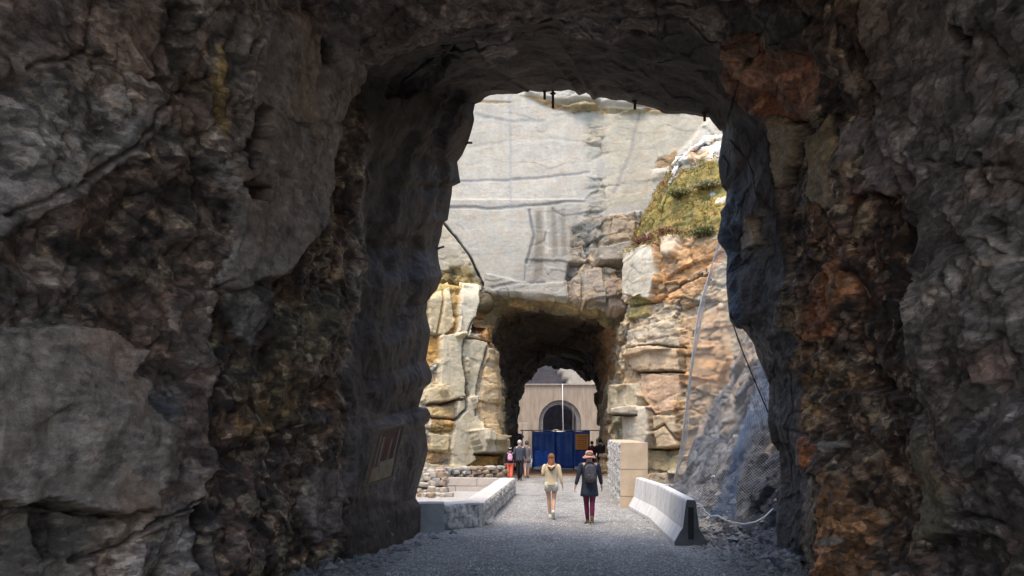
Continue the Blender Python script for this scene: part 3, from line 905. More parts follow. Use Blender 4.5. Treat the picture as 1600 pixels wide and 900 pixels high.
# ---- back cliff with the second tunnel in one surface ---------------------------
def back_cliff():
    counts = [130, 130, 160, 160, 130, 130]

    def wr(l):
        return ring([[W(*q) for q in s] for s in l], counts)
    Y0 = 37.6
    # lit brow / mouth outline
    R1 = wr([[(782, 760, Y0), (778, 700, Y0), (772, 620, Y0)], [(772, 620, Y0), (768, 560, Y0), (742, 520, Y0 - .2), (745, 470, Y0 - .5)],
             [(745, 470, Y0 - .5), (770, 458, Y0 - .9), (830, 462, Y0 - 1.1), (880, 472, Y0 - 1.1)], [(880, 472, Y0 - 1.1), (930, 482, Y0 - 1), (975, 488, Y0 - .8), (988, 500, Y0 - .6)],
             [(988, 500, Y0 - .6), (985, 540, Y0 - .3), (978, 580, Y0), (972, 620, Y0)], [(972, 620, Y0), (968, 700, Y0), (966, 760, Y0)]])
    R2 = wr([[(788, 750, 38.8), (786, 700, 38.8), (788, 640, 38.8)], [(788, 640, 38.8), (785, 580, 39), (778, 530, 39), (786, 505, 39.2)],
             [(786, 505, 39.2), (800, 496, 39.4), (840, 494, 39.4), (880, 500, 39.4)], [(880, 500, 39.4), (920, 506, 39.4), (945, 512, 39.2), (958, 528, 39)],
             [(958, 528, 39), (964, 560, 38.9), (962, 600, 38.8), (960, 640, 38.8)], [(960, 640, 38.8), (958, 700, 38.8), (956, 752, 38.8)]])
    R3 = wr([[(800, 742, 42.5), (802, 700, 42.5), (800, 640, 42.5)], [(800, 640, 42.5), (798, 590, 42.5), (804, 560, 42.5), (815, 548, 42.5)],
             [(815, 548, 42.5), (840, 538, 42.5), (860, 534, 42.5), (880, 534, 42.5)], [(880, 534, 42.5), (905, 536, 42.5), (930, 546, 42.5), (944, 564, 42.5)],
             [(944, 564, 42.5), (950, 590, 42.5), (952, 620, 42.5), (952, 640, 42.5)], [(952, 640, 42.5), (954, 700, 42.5), (955, 742, 42.5)]])
    R4 = wr([[(815, 740, 48), (815, 690, 48), (815, 650, 48)], [(815, 650, 48), (815, 625, 48), (819, 602, 48), (830, 588, 48)],
             [(830, 588, 48), (842, 577, 48), (858, 570, 48), (876, 570, 48)], [(876, 570, 48), (893, 571, 48), (905, 575, 48), (914, 586, 48)],
             [(914, 586, 48), (926, 600, 48), (936, 618, 48), (941, 640, 48)], [(941, 640, 48), (943, 690, 48), (943, 738, 48)]])
    R5 = (R4 - np.array((2.9, 0, 0))) * np.array((1.6, 1, 1.35)) + np.array((2.9, .6, 0))
    R6 = (R4 - np.array((2.9, 0, 0))) * np.array((5, 1, 2.2)) + np.array((2.9, 1.0, 0))

    def rect(x0, x1, z1, y, yt):
        return ring([[(x0, y, -.6), (x0, y, z1 * .35)], [(x0, y, z1 * .35), (x0, yt, z1)], [(x0, yt, z1), (2.6, yt, z1)],
                     [(2.6, yt, z1), (x1, yt, z1)], [(x1, yt, z1), (x1, y, z1 * .35)], [(x1, y, z1 * .35), (x1, y, -.6)]], counts)
    Ra = rect(-16, 19, 21.5, 38.2, 39.6)
    Rb = rect(-16.5, 19.5, 21.7, 49, 43)
    seq = [(Rb, 4), (Ra, 330), (R1, 34), (R2, 60), (R3, 50), (R4, 14), (R5, 10), (R6, 0)]
    rows, st = [], []
    for k, (R, nn) in enumerate(seq):
        st.append(len(rows))
        if k == len(seq) - 1: rows.append(R); break
        R2_ = seq[k + 1][0]
        for j in range(nn):
            rows.append(R + (R2_ - R) * (j / nn))
    G = np.stack(rows, 0)
    nr, nc, _ = G.shape
    nrm = normals(G)
    if nrm[st[1] + 60, nc // 2][1] > 0: nrm = -nrm
    P = G.reshape(-1, 3).astype(np.float32); n = nrm.reshape(-1, 3).astype(np.float32)
    row = np.repeat(np.arange(nr), nc)

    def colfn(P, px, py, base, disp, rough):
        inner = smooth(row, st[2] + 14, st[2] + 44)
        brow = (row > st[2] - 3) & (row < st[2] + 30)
        base[:] = base * (1 - inner[:, None]) + np.array((.075, .062, .05)) * inner[:, None]  # tunnel interior: shade put into the colour, darker inwards
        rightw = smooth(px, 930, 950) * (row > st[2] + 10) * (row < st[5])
        base[:] = base * (1 - .8 * rightw[:, None]) + np.array((.42, .255, .13)) * .8 * rightw[:, None]  # orange-brown right jamb, brightened in colour as if lit
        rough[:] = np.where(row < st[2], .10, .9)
        base[brow] = np.where((fbm(P[brow] * 1.2, 4, 99) > 0)[:, None], np.array((.46, .38, .22)), np.array((.34, .29, .18)))  # lit underside of the brow, its brightness put into the colour
        # weak joint steps on the big smooth face
        disp += np.where(row < st[2], .07 * smooth(P[:, 2], 13.0, 13.12) * smooth(-P[:, 0], -4.6, -4.4) * -1, 0)
    L = (.46, .445, .415)
    W_ = (.60, .585, .55)
    feats = [
        ([(700, 120), (905, 120), (935, 180), (945, 250), (900, 310), (700, 322)], .05, (.56, .545, .515), 20, .05),
        ([(690, 325), (830, 325), (838, 400), (800, 440), (760, 456), (690, 350)], .02, (.52, .51, .48), 14, .06),
        ([(836, 322), (905, 318), (912, 380), (900, 440), (830, 455), (820, 440), (828, 400)], .0, (.43, .42, .40), 10, .16),
        ([(838, 330), (846, 330), (848, 430), (834, 440)], -.02, (.29, .27, .24), 6, None),
        ([(862, 325), (868, 325), (872, 400), (862, 405)], -.015, (.31, .30, .28), 5, None),
        ([(850, 322), (854, 322), (856, 395), (850, 395)], -.02, (.56, .55, .52), 4, None),
        ([(878, 325), (884, 325), (886, 400), (878, 405)], -.01, (.33, .32, .30), 4, None),
        ([(940, 120), (1130, 120), (1120, 190), (1060, 240), (1000, 320), (940, 330), (950, 250)], .0, (.53, .505, .44), 16, .12),
        # rugged band running down the face
        ([(915, 180), (950, 175), (945, 220), (952, 240), (915, 245)], .0, (.47, .45, .40), 14, .45),
        ([(920, 280), (945, 275), (950, 300), (935, 345), (905, 350), (918, 310)], .0, (.45, .43, .39), 14, .55),
        ([(895, 355), (940, 340), (930, 400), (905, 440), (885, 440), (892, 400)], -.1, (.33, .31, .28), 7, 1.0),
        # broken blocks above the brow, right side
        ([(930, 345), (1000, 330), (1000, 490), (895, 478), (890, 440), (920, 400)], .3, (.42, .37, .31), 6, 1.0),
        ([(925, 395), (985, 385), (985, 412), (930, 418)], .35, (.40, .385, .36), 4, .5),
        ([(880, 440), (905, 432), (905, 476), (884, 474)], .2, (.42, .35, .28), 4, .6),
        ([(908, 428), (938, 424), (945, 478), (908, 478)], .3, (.43, .37, .31), 4, .5),
        ([(946, 440), (985, 440), (985, 488), (948, 486)], .25, (.40, .31, .25), 4, .6),
        ([(940, 345), (990, 335), (990, 380), (945, 385)], .2, (.50, .40, .30), 6, .6),
        ([(760, 430), (830, 445), (885, 440), (885, 470), (820, 462), (756, 458)], .25, (.44, .43, .40), 6, .25),
        # far right pale and rusty rock above the moss
        ([(1060, 240), (1090, 205), (1115, 180), (1140, 185), (1140, 245), (1075, 275), (1050, 270)], .3, (.66, .645, .61), 6, .3),
        ([(1078, 240), (1128, 226), (1140, 250), (1080, 262)], .3, (.52, .40, .29), 6, .8),
        ([(1025, 250), (1055, 235), (1060, 270), (1025, 275)], .1, (.45, .31, .18), 6, .9),
        ([(1020, 265), (1045, 262), (1048, 275), (1020, 280)], .12, (.68, .66, .62), 4, .4),
        # left slab above the buttress
        ([(680, 340), (693, 350), (735, 400), (752, 450), (690, 440), (676, 400)], .28, (.58, .54, .46), 4, .15),
        ([(680, 425), (735, 415), (752, 445), (690, 452)], .1, (.44, .36, .19), 6, .8),
        # ledges near the top of the view
        ([(812, 148), (840, 153), (868, 161), (900, 165), (905, 171), (868, 170), (838, 157)], .08, (.40, .27, .14), 2, .4),
        ([(868, 162), (960, 168), (1060, 172), (1060, 176), (900, 176)], .15, (.44, .36, .22), 3, .8),
        ([(820, 120), (1060, 120), (1060, 166), (870, 160), (820, 148)], .3, (.62, .61, .58), 5, .35),
        ([(722, 156), (800, 158), (800, 161), (722, 160)], -.05, (.46, .37, .26), 2, None),
    ]
    lines = [
        ([(693, 350), (712, 372), (735, 402), (752, 440), (758, 458)], -.4, (.10, .09, .07), 1.4, None, 1.5),
        ([(700, 325), (760, 326), (830, 322), (880, 316), (930, 312)], -.14, (.34, .33, .30), 2, None, 1.6),
        ([(700, 283), (790, 280), (850, 276), (920, 270)], -.08, (.40, .39, .37), 2, None, 1.4),
        ([(828, 330), (834, 370), (822, 410)], -.16, (.26, .25, .23), 2, None, 1.5),
        ([(770, 452), (810, 445), (850, 440)], -.1, (.28, .26, .24), 2, None, 1.2),
        ([(735, 230), (860, 215), (930, 225)], -.04, None, 3, None, 1.5),
        ([(745, 178), (800, 190), (850, 188)], -.05, (.45, .44, .41), 3, None, 1.5),
        ([(798, 150), (798, 320)], -.03, (.48, .47, .44), 2, None, 1),
        ([(1000, 170), (985, 240), (960, 300)], -.06, (.44, .41, .35), 3, None, 1.5),
    ]
    tap = np.where(row < st[1] + 1, 0.0, 1.0).astype(np.float32)
    feats = [(q[0], q[1], None if q[2] is None else (q[2][0] * .67, q[2][1] * .64, q[2][2] * .565), *q[3:]) for q in feats]
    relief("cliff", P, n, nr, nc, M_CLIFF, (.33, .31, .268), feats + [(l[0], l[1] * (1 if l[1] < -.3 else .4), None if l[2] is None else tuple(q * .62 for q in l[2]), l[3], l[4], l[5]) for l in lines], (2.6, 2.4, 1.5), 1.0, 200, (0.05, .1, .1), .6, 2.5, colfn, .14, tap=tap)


back_cliff()

# ---- left buttress -------------------------------------------------------------
b_feats = [
    ([(640, 440), (700, 430), (760, 440), (760, 462), (690, 460), (640, 480)], .1, (.42, .33, .15), 8, .8),
    ([(665, 470), (700, 458), (706, 512), (690, 524), (668, 520)], .3, (.60, .53, .40), 4, .25),
    ([(708, 460), (716, 458), (712, 520), (700, 524)], .1, (.40, .27, .12), 4, .6),
    ([(718, 458), (746, 462), (736, 505), (728, 530), (706, 528)], .45, (.60, .58, .53), 4, .12),
    ([(748, 470), (768, 470), (772, 500), (752, 524), (732, 520)], -.5, (.13, .11, .08), 4, .4),
    ([(755, 490), (782, 498), (782, 530), (765, 545), (748, 528)], .1, (.40, .25, .13), 5, 1.0),
    ([(666, 522), (686, 524), (684, 560), (666, 580)], .0, (.50, .32, .13), 5, .6),
    ([(684, 524), (716, 522), (720, 560), (724, 600), (722, 625), (690, 628), (680, 600), (684, 560)], .45, (.57, .54, .47), 4, .14),
    ([(724, 530), (756, 538), (756, 560), (744, 600), (736, 640), (722, 600), (718, 560)], .3, (.56, .53, .46), 4, .2),
    ([(756, 545), (784, 560), (788, 640), (770, 690), (742, 690), (748, 620)], .3, (.50, .41, .30), 5, .5),
    ([(664, 600), (690, 604), (700, 628), (664, 632)], .35, (.60, .54, .42), 4, .2),
    ([(666, 636), (706, 632), (704, 652), (668, 650)], .2, (.55, .43, .26), 4, .4),
    ([(668, 652), (704, 654), (704, 676), (668, 680)], .0, (.42, .30, .16), 5, 1.1),
    ([(668, 678), (698, 680), (694, 705), (668, 704)], .3, (.55, .49, .37), 4, .3),
    ([(666, 706), (690, 708), (690, 722), (668, 724)], .1, (.48, .34, .22), 4, .6),
    ([(710, 625), (738, 620), (748, 672), (740, 720), (700, 740), (698, 700), (704, 660)], .4, (.54, .52, .47), 4, .12),
    ([(726, 672), (760, 674), (764, 708), (736, 712)], .7, (.50, .48, .44), 3, .1),
    ([(762, 676), (782, 690), (784, 706), (764, 708)], .5, (.44, .40, .32), 3, .2),
    ([(736, 712), (784, 708), (788, 738), (740, 740)], -.2, (.42, .31, .15), 4, .6),
    ([(664, 724), (740, 730), (740, 760), (660, 760)], .2, (.52, .47, .38), 5, .3),
]
b_lines = [
    ([(718, 540), (716, 570), (722, 600), (722, 640), (706, 655)], -.3, (.14, .12, .09), 1.5, None, 1.4),
    ([(666, 632), (700, 628), (722, 624)], -.2, (.16, .12, .08), 1.5, None, 1.4),
    ([(736, 500), (722, 528), (745, 534), (765, 538)], -.2, (.16, .13, .1), 1.5, None, 1.2),
    ([(666, 652), (704, 655)], -.2, (.14, .10, .06), 1.5, None, 1.4),
    ([(735, 712), (786, 708)], -.3, (.1, .08, .06), 1.5, None, 1.6),
    ([(690, 460), (680, 520)], -.12, (.34, .22, .1), 1.5, None, 1.2),
    ([(756, 545), (742, 600), (738, 650)], -.2, (.2, .16, .12), 1.5, None, 1.2),
]
b_feats = [(q[0], q[1], (q[2][0] * 1.02, q[2][1] * .95, q[2][2] * .76), max(1.2, q[3] * .45), *q[4:]) for q in b_feats]
sheet("buttress_rock", [(-14, 27), (-9, 30.5), (-4.7, 33.2), (-2.0, 35.0), (-.75, 35.7), (-.55, 36.6), (-.7, 38.4), (-.8, 41)],
      [(-.25, -.4), (0, 0.3), (.35, 5.0), (.6, 7.9), (1.0, 8.35), (4.5, 8.6), (8, 8.8)], 460, 420, M_WARM, (.52, .44, .31), b_feats + b_lines,
      (1.5, 1.5, 1.0), .7, 300, (.05, .08, .3), .7, 3, side=-1, smoothplan=12)

# left court wall, out of direct view, closes the cutting
sheet("cutting_rock", [(-4.5, 13), (-6.5, 17), (-9, 22), (-11, 26), (-13, 30)], [(-.3, -.5), (0, 0), (.6, 7), (1.4, 12), (5, 14)], 160, 140, M_WARM, (.42, .36, .28),
      (), (2.2, 2.2, 1.5), 1.0, 340, side=-1)

# ---- right cliff, jointed warm rock with a mossy shelf on top -------------------
TAN = (.50, .40, .265)
r_feats = [
    ([(985, 395), (1030, 385), (1030, 440), (1020, 470), (985, 460)], .4, (.54, .51, .44), 5, .2),
    ([(985, 470), (1010, 460), (1015, 490), (985, 500)], .2, (.36, .30, .13), 6, .8),
    ([(1020, 380), (1100, 370), (1140, 380), (1110, 440), (1080, 480), (1020, 470), (1032, 420)], .1, (.47, .30, .17), 8, 1.0),
    ([(1040, 372), (1066, 372), (1062, 400), (1042, 404)], .4, (.56, .45, .35), 5, .3),
    ([(985, 515), (1060, 500), (1075, 540), (1060, 545), (985, 560)], .2, (.52, .46, .37), 5, .5),
    ([(1000, 545), (1075, 545), (1072, 582), (1000, 582)], .45, (.55, .43, .31), 4, .2),
    ([(985, 552), (1000, 550), (1000, 600), (985, 610)], .2, (.46, .36, .24), 4, .6),
    ([(1005, 584), (1072, 584), (1068, 640), (1030, 648), (1008, 620)], .3, (.53, .39, .29), 4, .3),
    ([(965, 600), (1002, 600), (1010, 622), (1005, 650), (965, 652)], .5, (.47, .43, .34), 4, .25),
    ([(963, 654), (985, 652), (990, 690), (965, 700)], .3, (.38, .36, .26), 5, .9),
    ([(988, 640), (1022, 635), (1028, 680), (1015, 700), (990, 695)], .5, (.52, .49, .43), 4, .15),
    ([(1026, 650), (1062, 650), (1062, 700), (1030, 702)], .3, (.50, .41, .30), 4, .3),
    ([(1010, 704), (1062, 704), (1060, 740), (1012, 740)], -.2, (.40, .35, .24), 5, .5),
    ([(1015, 735), (1062, 738), (1056, 765), (1012, 762)], .1, (.30, .27, .23), 5, .9),
    ([(1070, 500), (1130, 480), (1150, 560), (1120, 620), (1070, 600)], .2, (.50, .36, .24), 6, .7),
    ([(1075, 540), (1150, 540), (1150, 600), (1075, 590)], .1, (.54, .35, .20), 5, .6),
    ([(1062, 620), (1110, 600), (1110, 700), (1062, 720)], .2, (.42, .32, .22), 6, 1.1),
]
r_lines = [
    ([(985, 545), (1040, 540), (1078, 545)], -.22, (.18, .14, .1), 1.5, None, 1.4),
    ([(1000, 583), (1072, 584)], -.2, (.2, .14, .1), 1.5, None, 1.3),
    ([(1012, 702), (1064, 702)], -.35, (.09, .08, .06), 1.5, None, 1.6),
    ([(985, 480), (1030, 470), (1080, 440), (1100, 430)], -.15, (.22, .15, .09), 2, None, 1.4),
    ([(965, 652), (1005, 651)], -.2, (.16, .13, .1), 1.5, None, 1.4),
    ([(1022, 640), (1030, 700)], -.16, (.2, .16, .12), 1.5, None, 1.2),
    ([(1025, 676), (1045, 665), (1062, 690)], -.15, (.2, .16, .12), 1.5, None, 1.2),
]


def moss_col(P, px, py, base, disp, rough):
    k = fbm(P * .9, 4, 71)
    w = smooth(P[:, 2] + .6 * k, 9.8, 10.3)
    g = fbm(P * 2.1, 4, 72)
    gc = np.where((g > .12)[:, None], np.array((.30, .225, .07)), np.array((.23, .20, .065)))
    gc = np.where((g < -.45)[:, None], np.array((.30, .19, .08)), gc)
    gc = np.where((fbm(P * 1.3 + 9, 4, 73) > .62)[:, None], np.array((.62, .60, .56)), gc)
    up = smooth(P[:, 2] + .7 * k, 13.4, 13.9)[:, None]
    pale = np.where((fbm(P * .9 + 20, 4, 75) > .15)[:, None], np.array((.46, .34, .23)), np.array((.60, .58, .53)))
    gc = gc * (1 - up) + pale * up
    base[:] = base * (1 - w[:, None]) + gc * w[:, None]
    rough[:] = 1 - .45 * w * (1 - up[:, 0])
    disp += .1 * w * g


sheet("right_cliff_rock", [(4.7, 44), (4.7, 38.0), (4.8, 35.2), (5.2, 33.6), (6.4, 32.3), (8.0, 31.0), (9.4, 28), (10, 22), (10, 14)],
      [(-.3, -.5), (0, 0), (.3, 5.0), (.4, 9.3), (.65, 9.9), (1.25, 11.6), (2.3, 13.9), (3.6, 14.9), (6.5, 15.5)], 560, 440, M_WARM, TAN, [(q[0], q[1], (q[2][0] * .98, q[2][1] * .94, q[2][2] * .84), max(1.2, q[3] * .45), *q[4:]) for q in r_feats + r_lines],
      (1.9, 1.9, .9), .65, 400, (.05, .05, .25), .75, 3, side=-1, colfn=moss_col, smoothplan=10)


# ---- steep dark rubble face under the net --------------------------------------
def scree_col(P, px, py, base, disp, rough):
    k = fbm(P * .8, 4, 81)
    w = smooth(k, -.1, .25)
    base[:] = base * (1 - w[:, None]) + np.array((.16, .17, .185)) * w[:, None]
    w = smooth(fbm(P * .6 + 7, 4, 82) + .05 * (P[:, 1] - 19) + .22 * (P[:, 2] - 3), .25, .6)
    base[:] = base * (1 - w[:, None]) + np.array((.34, .28, .22)) * w[:, None]
    rough[:] = .85


sheet("rubble_rock", [(6.6, 29), (5.6, 26), (5.0, 22.5), (4.75, 19), (4.7, 16.2), (4.9, 14.3), (5.2, 12)],
      [(-1.2, -.12), (-.5, .12), (0, .5), (.45, 1.6), (1.25, 3.4), (2.0, 5.2), (2.7, 6.6), (4, 7.4)], 420, 300, M_SCREE, (.085, .09, .105), (),
      (1.3, 1.5, .8), .7, 500, (.5, .4, .3), .2, 3, side=-1, colfn=scree_col, smoothplan=10, small=1.6)

# ---- rock slope behind the concrete portal (seen over it, through both tunnels) ----
p_feats = [([(862, 575), (880, 566), (905, 574), (925, 590), (930, 604), (890, 600)], .15, (.25, .23, .19), 3, .1),
           ([(790, 540), (862, 562), (892, 606), (790, 606)], -.4, (.045, .042, .048), 3, .5)]  # shaded triangle of the slope: shade put into a near-black colour
sheet("far_slope_rock", [(-8, 50), (-8.5, 76), (-5, 81.8), (4, 82.2), (14, 81.6), (18, 78), (18, 50)], [(-1.2, 5.7), (-.3, 6.6), (.6, 8), (3, 11), (6, 16), (9, 20)], 200, 140, M_CLIFF, (.34, .31, .27),
      p_feats, (2.5, 2.5, 1.6), 1.0, 600, side=-1)

# ------------------------------------------------------------------ ground
def gz(x, y):
    """height of the path at a point"""
    return 0.0


def build_ground():
    xs = np.concatenate([-np.geomspace(300, 9.2, 14), np.linspace(-9, 11, 330), np.geomspace(11.2, 300, 14)])
    ys = np.concatenate([-np.geomspace(300, 9, 12), np.linspace(-8.8, 8, 60), np.linspace(8.06, 34, 440), np.linspace(34.15, 66, 140), np.geomspace(67, 400, 12)])
    X, Y = np.meshgrid(xs, ys)
    P = np.stack((X, Y, 0 * X), -1).reshape(-1, 3).astype(np.float32)
    n1 = fbm(P * .35, 4, 700)
    n2 = fbm(P * 3.1, 4, 701)
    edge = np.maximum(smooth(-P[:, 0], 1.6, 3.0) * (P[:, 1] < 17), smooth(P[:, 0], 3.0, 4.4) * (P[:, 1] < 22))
    n3 = fbm(P * 6.5, 3, 702)
    P[:, 2] = .03 * n1 + .006 * n2 + edge * (.05 + .10 * np.abs(n2) + .05 * n3)
    f3, idq, _ = facets(P * np.array((1, 1, 0), np.float32), (.22, .22, .22), 705, .14, .2, 0, .1, 0, .3)
    P[:, 2] += edge * np.maximum(f3, -.02)
    far = (np.abs(P[:, 0]) > 60) | (P[:, 1] < -60) | (P[:, 1] > 100)
    P[far, 2] = 0
    c = np.tile(np.array((.40, .39, .37), np.float32), (len(P), 1))
    w = smooth(fbm(P * np.array((.5, .9, 1)), 4, 710), -.1, .5)[:, None]
    c = c * (1 - .18 * w)
    # compacted wheel tracks and pale dusty strips along the path
    tr = np.exp(-((P[:, 0] - (.25 + .02 * (P[:, 1] - 14)) + .15 * n1) / .28) ** 2) + np.exp(-((P[:, 0] - (1.85 + .03 * (P[:, 1] - 14)) + .15 * n1) / .28) ** 2)
    c = c * (1 + (.13 * tr * (P[:, 1] < 60) - .05 + .10 * fbm(P * np.array((1.6, .35, 1)), 4, 715))[:, None])
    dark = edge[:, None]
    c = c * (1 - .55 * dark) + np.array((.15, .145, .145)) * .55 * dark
    rust = (smooth(P[:, 1] + .8 * n1, 37.6, 38.6) * (P[:, 1] < 47))[:, None]
    c = c * (1 - rust) + np.array((.36, .21, .11)) * rust
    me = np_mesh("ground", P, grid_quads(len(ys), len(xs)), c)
    m, t, b = new_mat("gravel")
    L = t.links.new
    tc = N(t, "ShaderNodeTexCoord"); at = N(t, "ShaderNodeAttribute", attribute_name="Col")
    v = N(t, "ShaderNodeTexVoronoi", i_Scale=26.0)
    v2 = N(t, "ShaderNodeTexVoronoi", i_Scale=62.0)
    n = N(t, "ShaderNodeTexNoise", i_Scale=2.0, i_Detail=8.0, i_Roughness=.7)
    for q in (v, v2, n): L(tc.outputs['Object'], q.inputs['Vector'])
    sp = N(t, "ShaderNodeSeparateColor"); L(v.outputs['Color'], sp.inputs[0])
    sp2 = N(t, "ShaderNodeSeparateColor"); L(v2.outputs['Color'], sp2.inputs[0])
    r = N(t, "ShaderNodeMapRange", i_To_Min=.6, i_To_Max=1.35); L(sp.outputs[0], r.inputs[0])
    r2 = N(t, "ShaderNodeMapRange", i_To_Min=.75, i_To_Max=1.25); L(sp2.outputs[0], r2.inputs[0])
    r3 = N(t, "ShaderNodeMapRange", i_From_Min=.3, i_From_Max=.7, i_To_Min=.8, i_To_Max=1.2); L(n.outputs[0], r3.inputs[0])
    a = N(t, "ShaderNodeMath", operation='MULTIPLY'); L(r.outputs[0], a.inputs[0]); L(r2.outputs[0], a.inputs[1])
    a2 = N(t, "ShaderNodeMath", operation='MULTIPLY'); L(a.outputs[0], a2.inputs[0]); L(r3.outputs[0], a2.inputs[1])
    sc = N(t, "ShaderNodeVectorMath", operation='SCALE'); L(at.outputs['Color'], sc.inputs[0]); L(a2.outputs[0], sc.inputs['Scale'])
    L(sc.outputs[0], b.inputs['Base Color'])
    b.inputs['Roughness'].default_value = .9
    hh = N(t, "ShaderNodeMath", operation='ADD'); L(v.outputs['Distance'], hh.inputs[0]); L(v2.outputs['Distance'], hh.inputs[1])
    bp = N(t, "ShaderNodeBump", i_Strength=.9, i_Distance=.03); bp.invert = True
    L(hh.outputs[0], bp.inputs['Height']); L(bp.outputs[0], b.inputs['Normal'])
    link("ground", me, m, kind='structure')


build_ground()


def stone_shape(seed, r=1.0, sub=1, ax=(1, .8, .6)):
    bm = bmesh.new()
    bmesh.ops.create_icosphere(bm, subdivisions=sub, radius=r)
    rs = random.Random(seed)
    for v in bm.verts:
        k = 1 + rs.uniform(-.16, .16)
        v.co = Vector((v.co.x * ax[0] * k, v.co.y * ax[1] * k, v.co.z * ax[2] * k))
    return bm


def scatter_stones(name, pts, sizes, m, cols, label=None):
    """many small faceted stones as one mesh"""
    shapes = []
    for s in range(6):
        v = np.array([(1, 0, 0), (-1, 0, 0), (0, 1, 0), (0, -1, 0), (0, 0, 1), (0, 0, -1)], float) * (1 + RNG.uniform(-.3, .3, (6, 1)))
        v[:, 2] *= .7
        v += RNG.uniform(-.15, .15, v.shape)
        shapes.append(v)
    tri = np.array([(0, 2, 4), (2, 1, 4), (1, 3, 4), (3, 0, 4), (2, 0, 5), (1, 2, 5), (3, 1, 5), (0, 3, 5)])
    n = len(pts)
    sh = np.array(shapes)[RNG.randint(0, 6, n)]
    a = RNG.uniform(0, 6.28, n)
    ca, sa = np.cos(a), np.sin(a)
    x = sh[:, :, 0] * ca[:, None] - sh[:, :, 1] * sa[:, None]
    y = sh[:, :, 0] * sa[:, None] + sh[:, :, 1] * ca[:, None]
    V = np.stack((x, y, sh[:, :, 2]), -1) * sizes[:, None, None] + pts[:, None, :]
    Fq = (tri[None] + (np.arange(n) * 6)[:, None, None]).reshape(-1, 3)
    me = np_mesh(name, V.reshape(-1, 3), Fq, np.repeat(cols, 6, 0), shade=False)
    return link(name, me, m, kind='stuff', label=label)


m_st, t_, b_ = new_mat("loose_stone")
at_ = N(t_, "ShaderNodeAttribute", attribute_name="Col")
n_ = N(t_, "ShaderNodeTexNoise", i_Scale=60.0)
r_ = N(t_, "ShaderNodeMapRange", i_From_Min=.3, i_From_Max=.7, i_To_Min=.75, i_To_Max=1.25)
s_ = N(t_, "ShaderNodeVectorMath", operation='SCALE')
t_.links.new(n_.outputs[0], r_.inputs[0]); t_.links.new(at_.outputs['Color'], s_.inputs[0]); t_.links.new(r_.outputs[0], s_.inputs['Scale'])
t_.links.new(s_.outputs[0], b_.inputs['Base Color'])
b_.inputs['Roughness'].default_value = .85

dg = bpy.context.evaluated_depsgraph_get()


def drop(x, y, z0=12.0):
    """height of the built rock or ground under a point"""
    h, loc, nrm_, _, _, _ = S.ray_cast(dg, (x, y, z0), (0, 0, -1))
    return (loc, nrm_) if h else (Vector((x, y, 0)), Vector((0, 0, 1)))


def gravel():
    n = 22000
    Y = RNG.uniform(1 / 26, 1 / 10.5, n) ** -1.0
    X = RNG.uniform(-.22, .36, n) * Y
    k = (X > -3) & (X < 5.2)
    X, Y = X[k], Y[k]
    n = len(X)
    P = np.stack((X, Y, 0 * X), 1).astype(np.float32)
    z = .03 * fbm(P * .35, 4, 700)
    P[:, 2] = z + .004
    s = RNG.uniform(.006, .02, n) * np.where(RNG.rand(n) < .04, 1.9, 1)
    g = RNG.uniform(.26, .72, (n, 1))
    c = g * np.array((1, .985, .955)) * RNG.uniform(.95, 1.05, (n, 3))
    scatter_stones("gravel", P, s, m_st, c)
    # coarser fallen stones along the foot of both walls
    pts, sz = [], []
    for k in range(1500):
        if k % 3:
            y = random.uniform(11.5, 20); x = random.gauss(3.95, .42) + (20 - y) * .01
        else:
            y = random.uniform(11.5, 16.8); x = -random.gauss(2.0, .28) - (16.8 - y) * .14
        if -0.9 < x < 3.15: continue
        loc, nn = drop(x, y, 3.0)
        if loc.z > 1.2: continue
        pts.append((x, y, loc.z + .01)); sz.append(min(.12, random.expovariate(1 / .028) + .012))
    pts = np.array(pts); sz = np.array(sz)
    c = RNG.uniform(.13, .30, (len(pts), 1)) * np.array((1, .98, .96)) * RNG.uniform(.95, 1.05, (len(pts), 3))
    scatter_stones("fallen_stones", pts, sz, m_st, c)


gravel()

# ------------------------------------------------------------------ concrete materials
M_SPLIT = mat("split_face_concrete", (.17, .175, .18), .9, 0, 9, .05, col2=(.60, .59, .56), bscale=16, stretch=(1, 1, .6))
M_SMOOTH = mat("smooth_concrete", (.54, .52, .48), .85, .12, 4, .008)
M_SAND = mat("sand_coloured_concrete", (.52, .41, .29), .85, .12, 3, .006)
M_WHITE = mat("pale_concrete", (.56, .56, .55), .8, 0, 2.6, .008, col2=(.74, .74, .725), stretch=(1.6, 1, .45))
M_DARK_END = mat("dark_end_concrete", (.10, .10, .105), .85, .25, 5, .01)  # darker grey for the near end of each barrier
M_BLACKR = mat("shade_and_eye_black", (.02, .02, .02), .9, .2, 10, 0)  # near-black: shade painted into barrier slots and groove; also the eyes


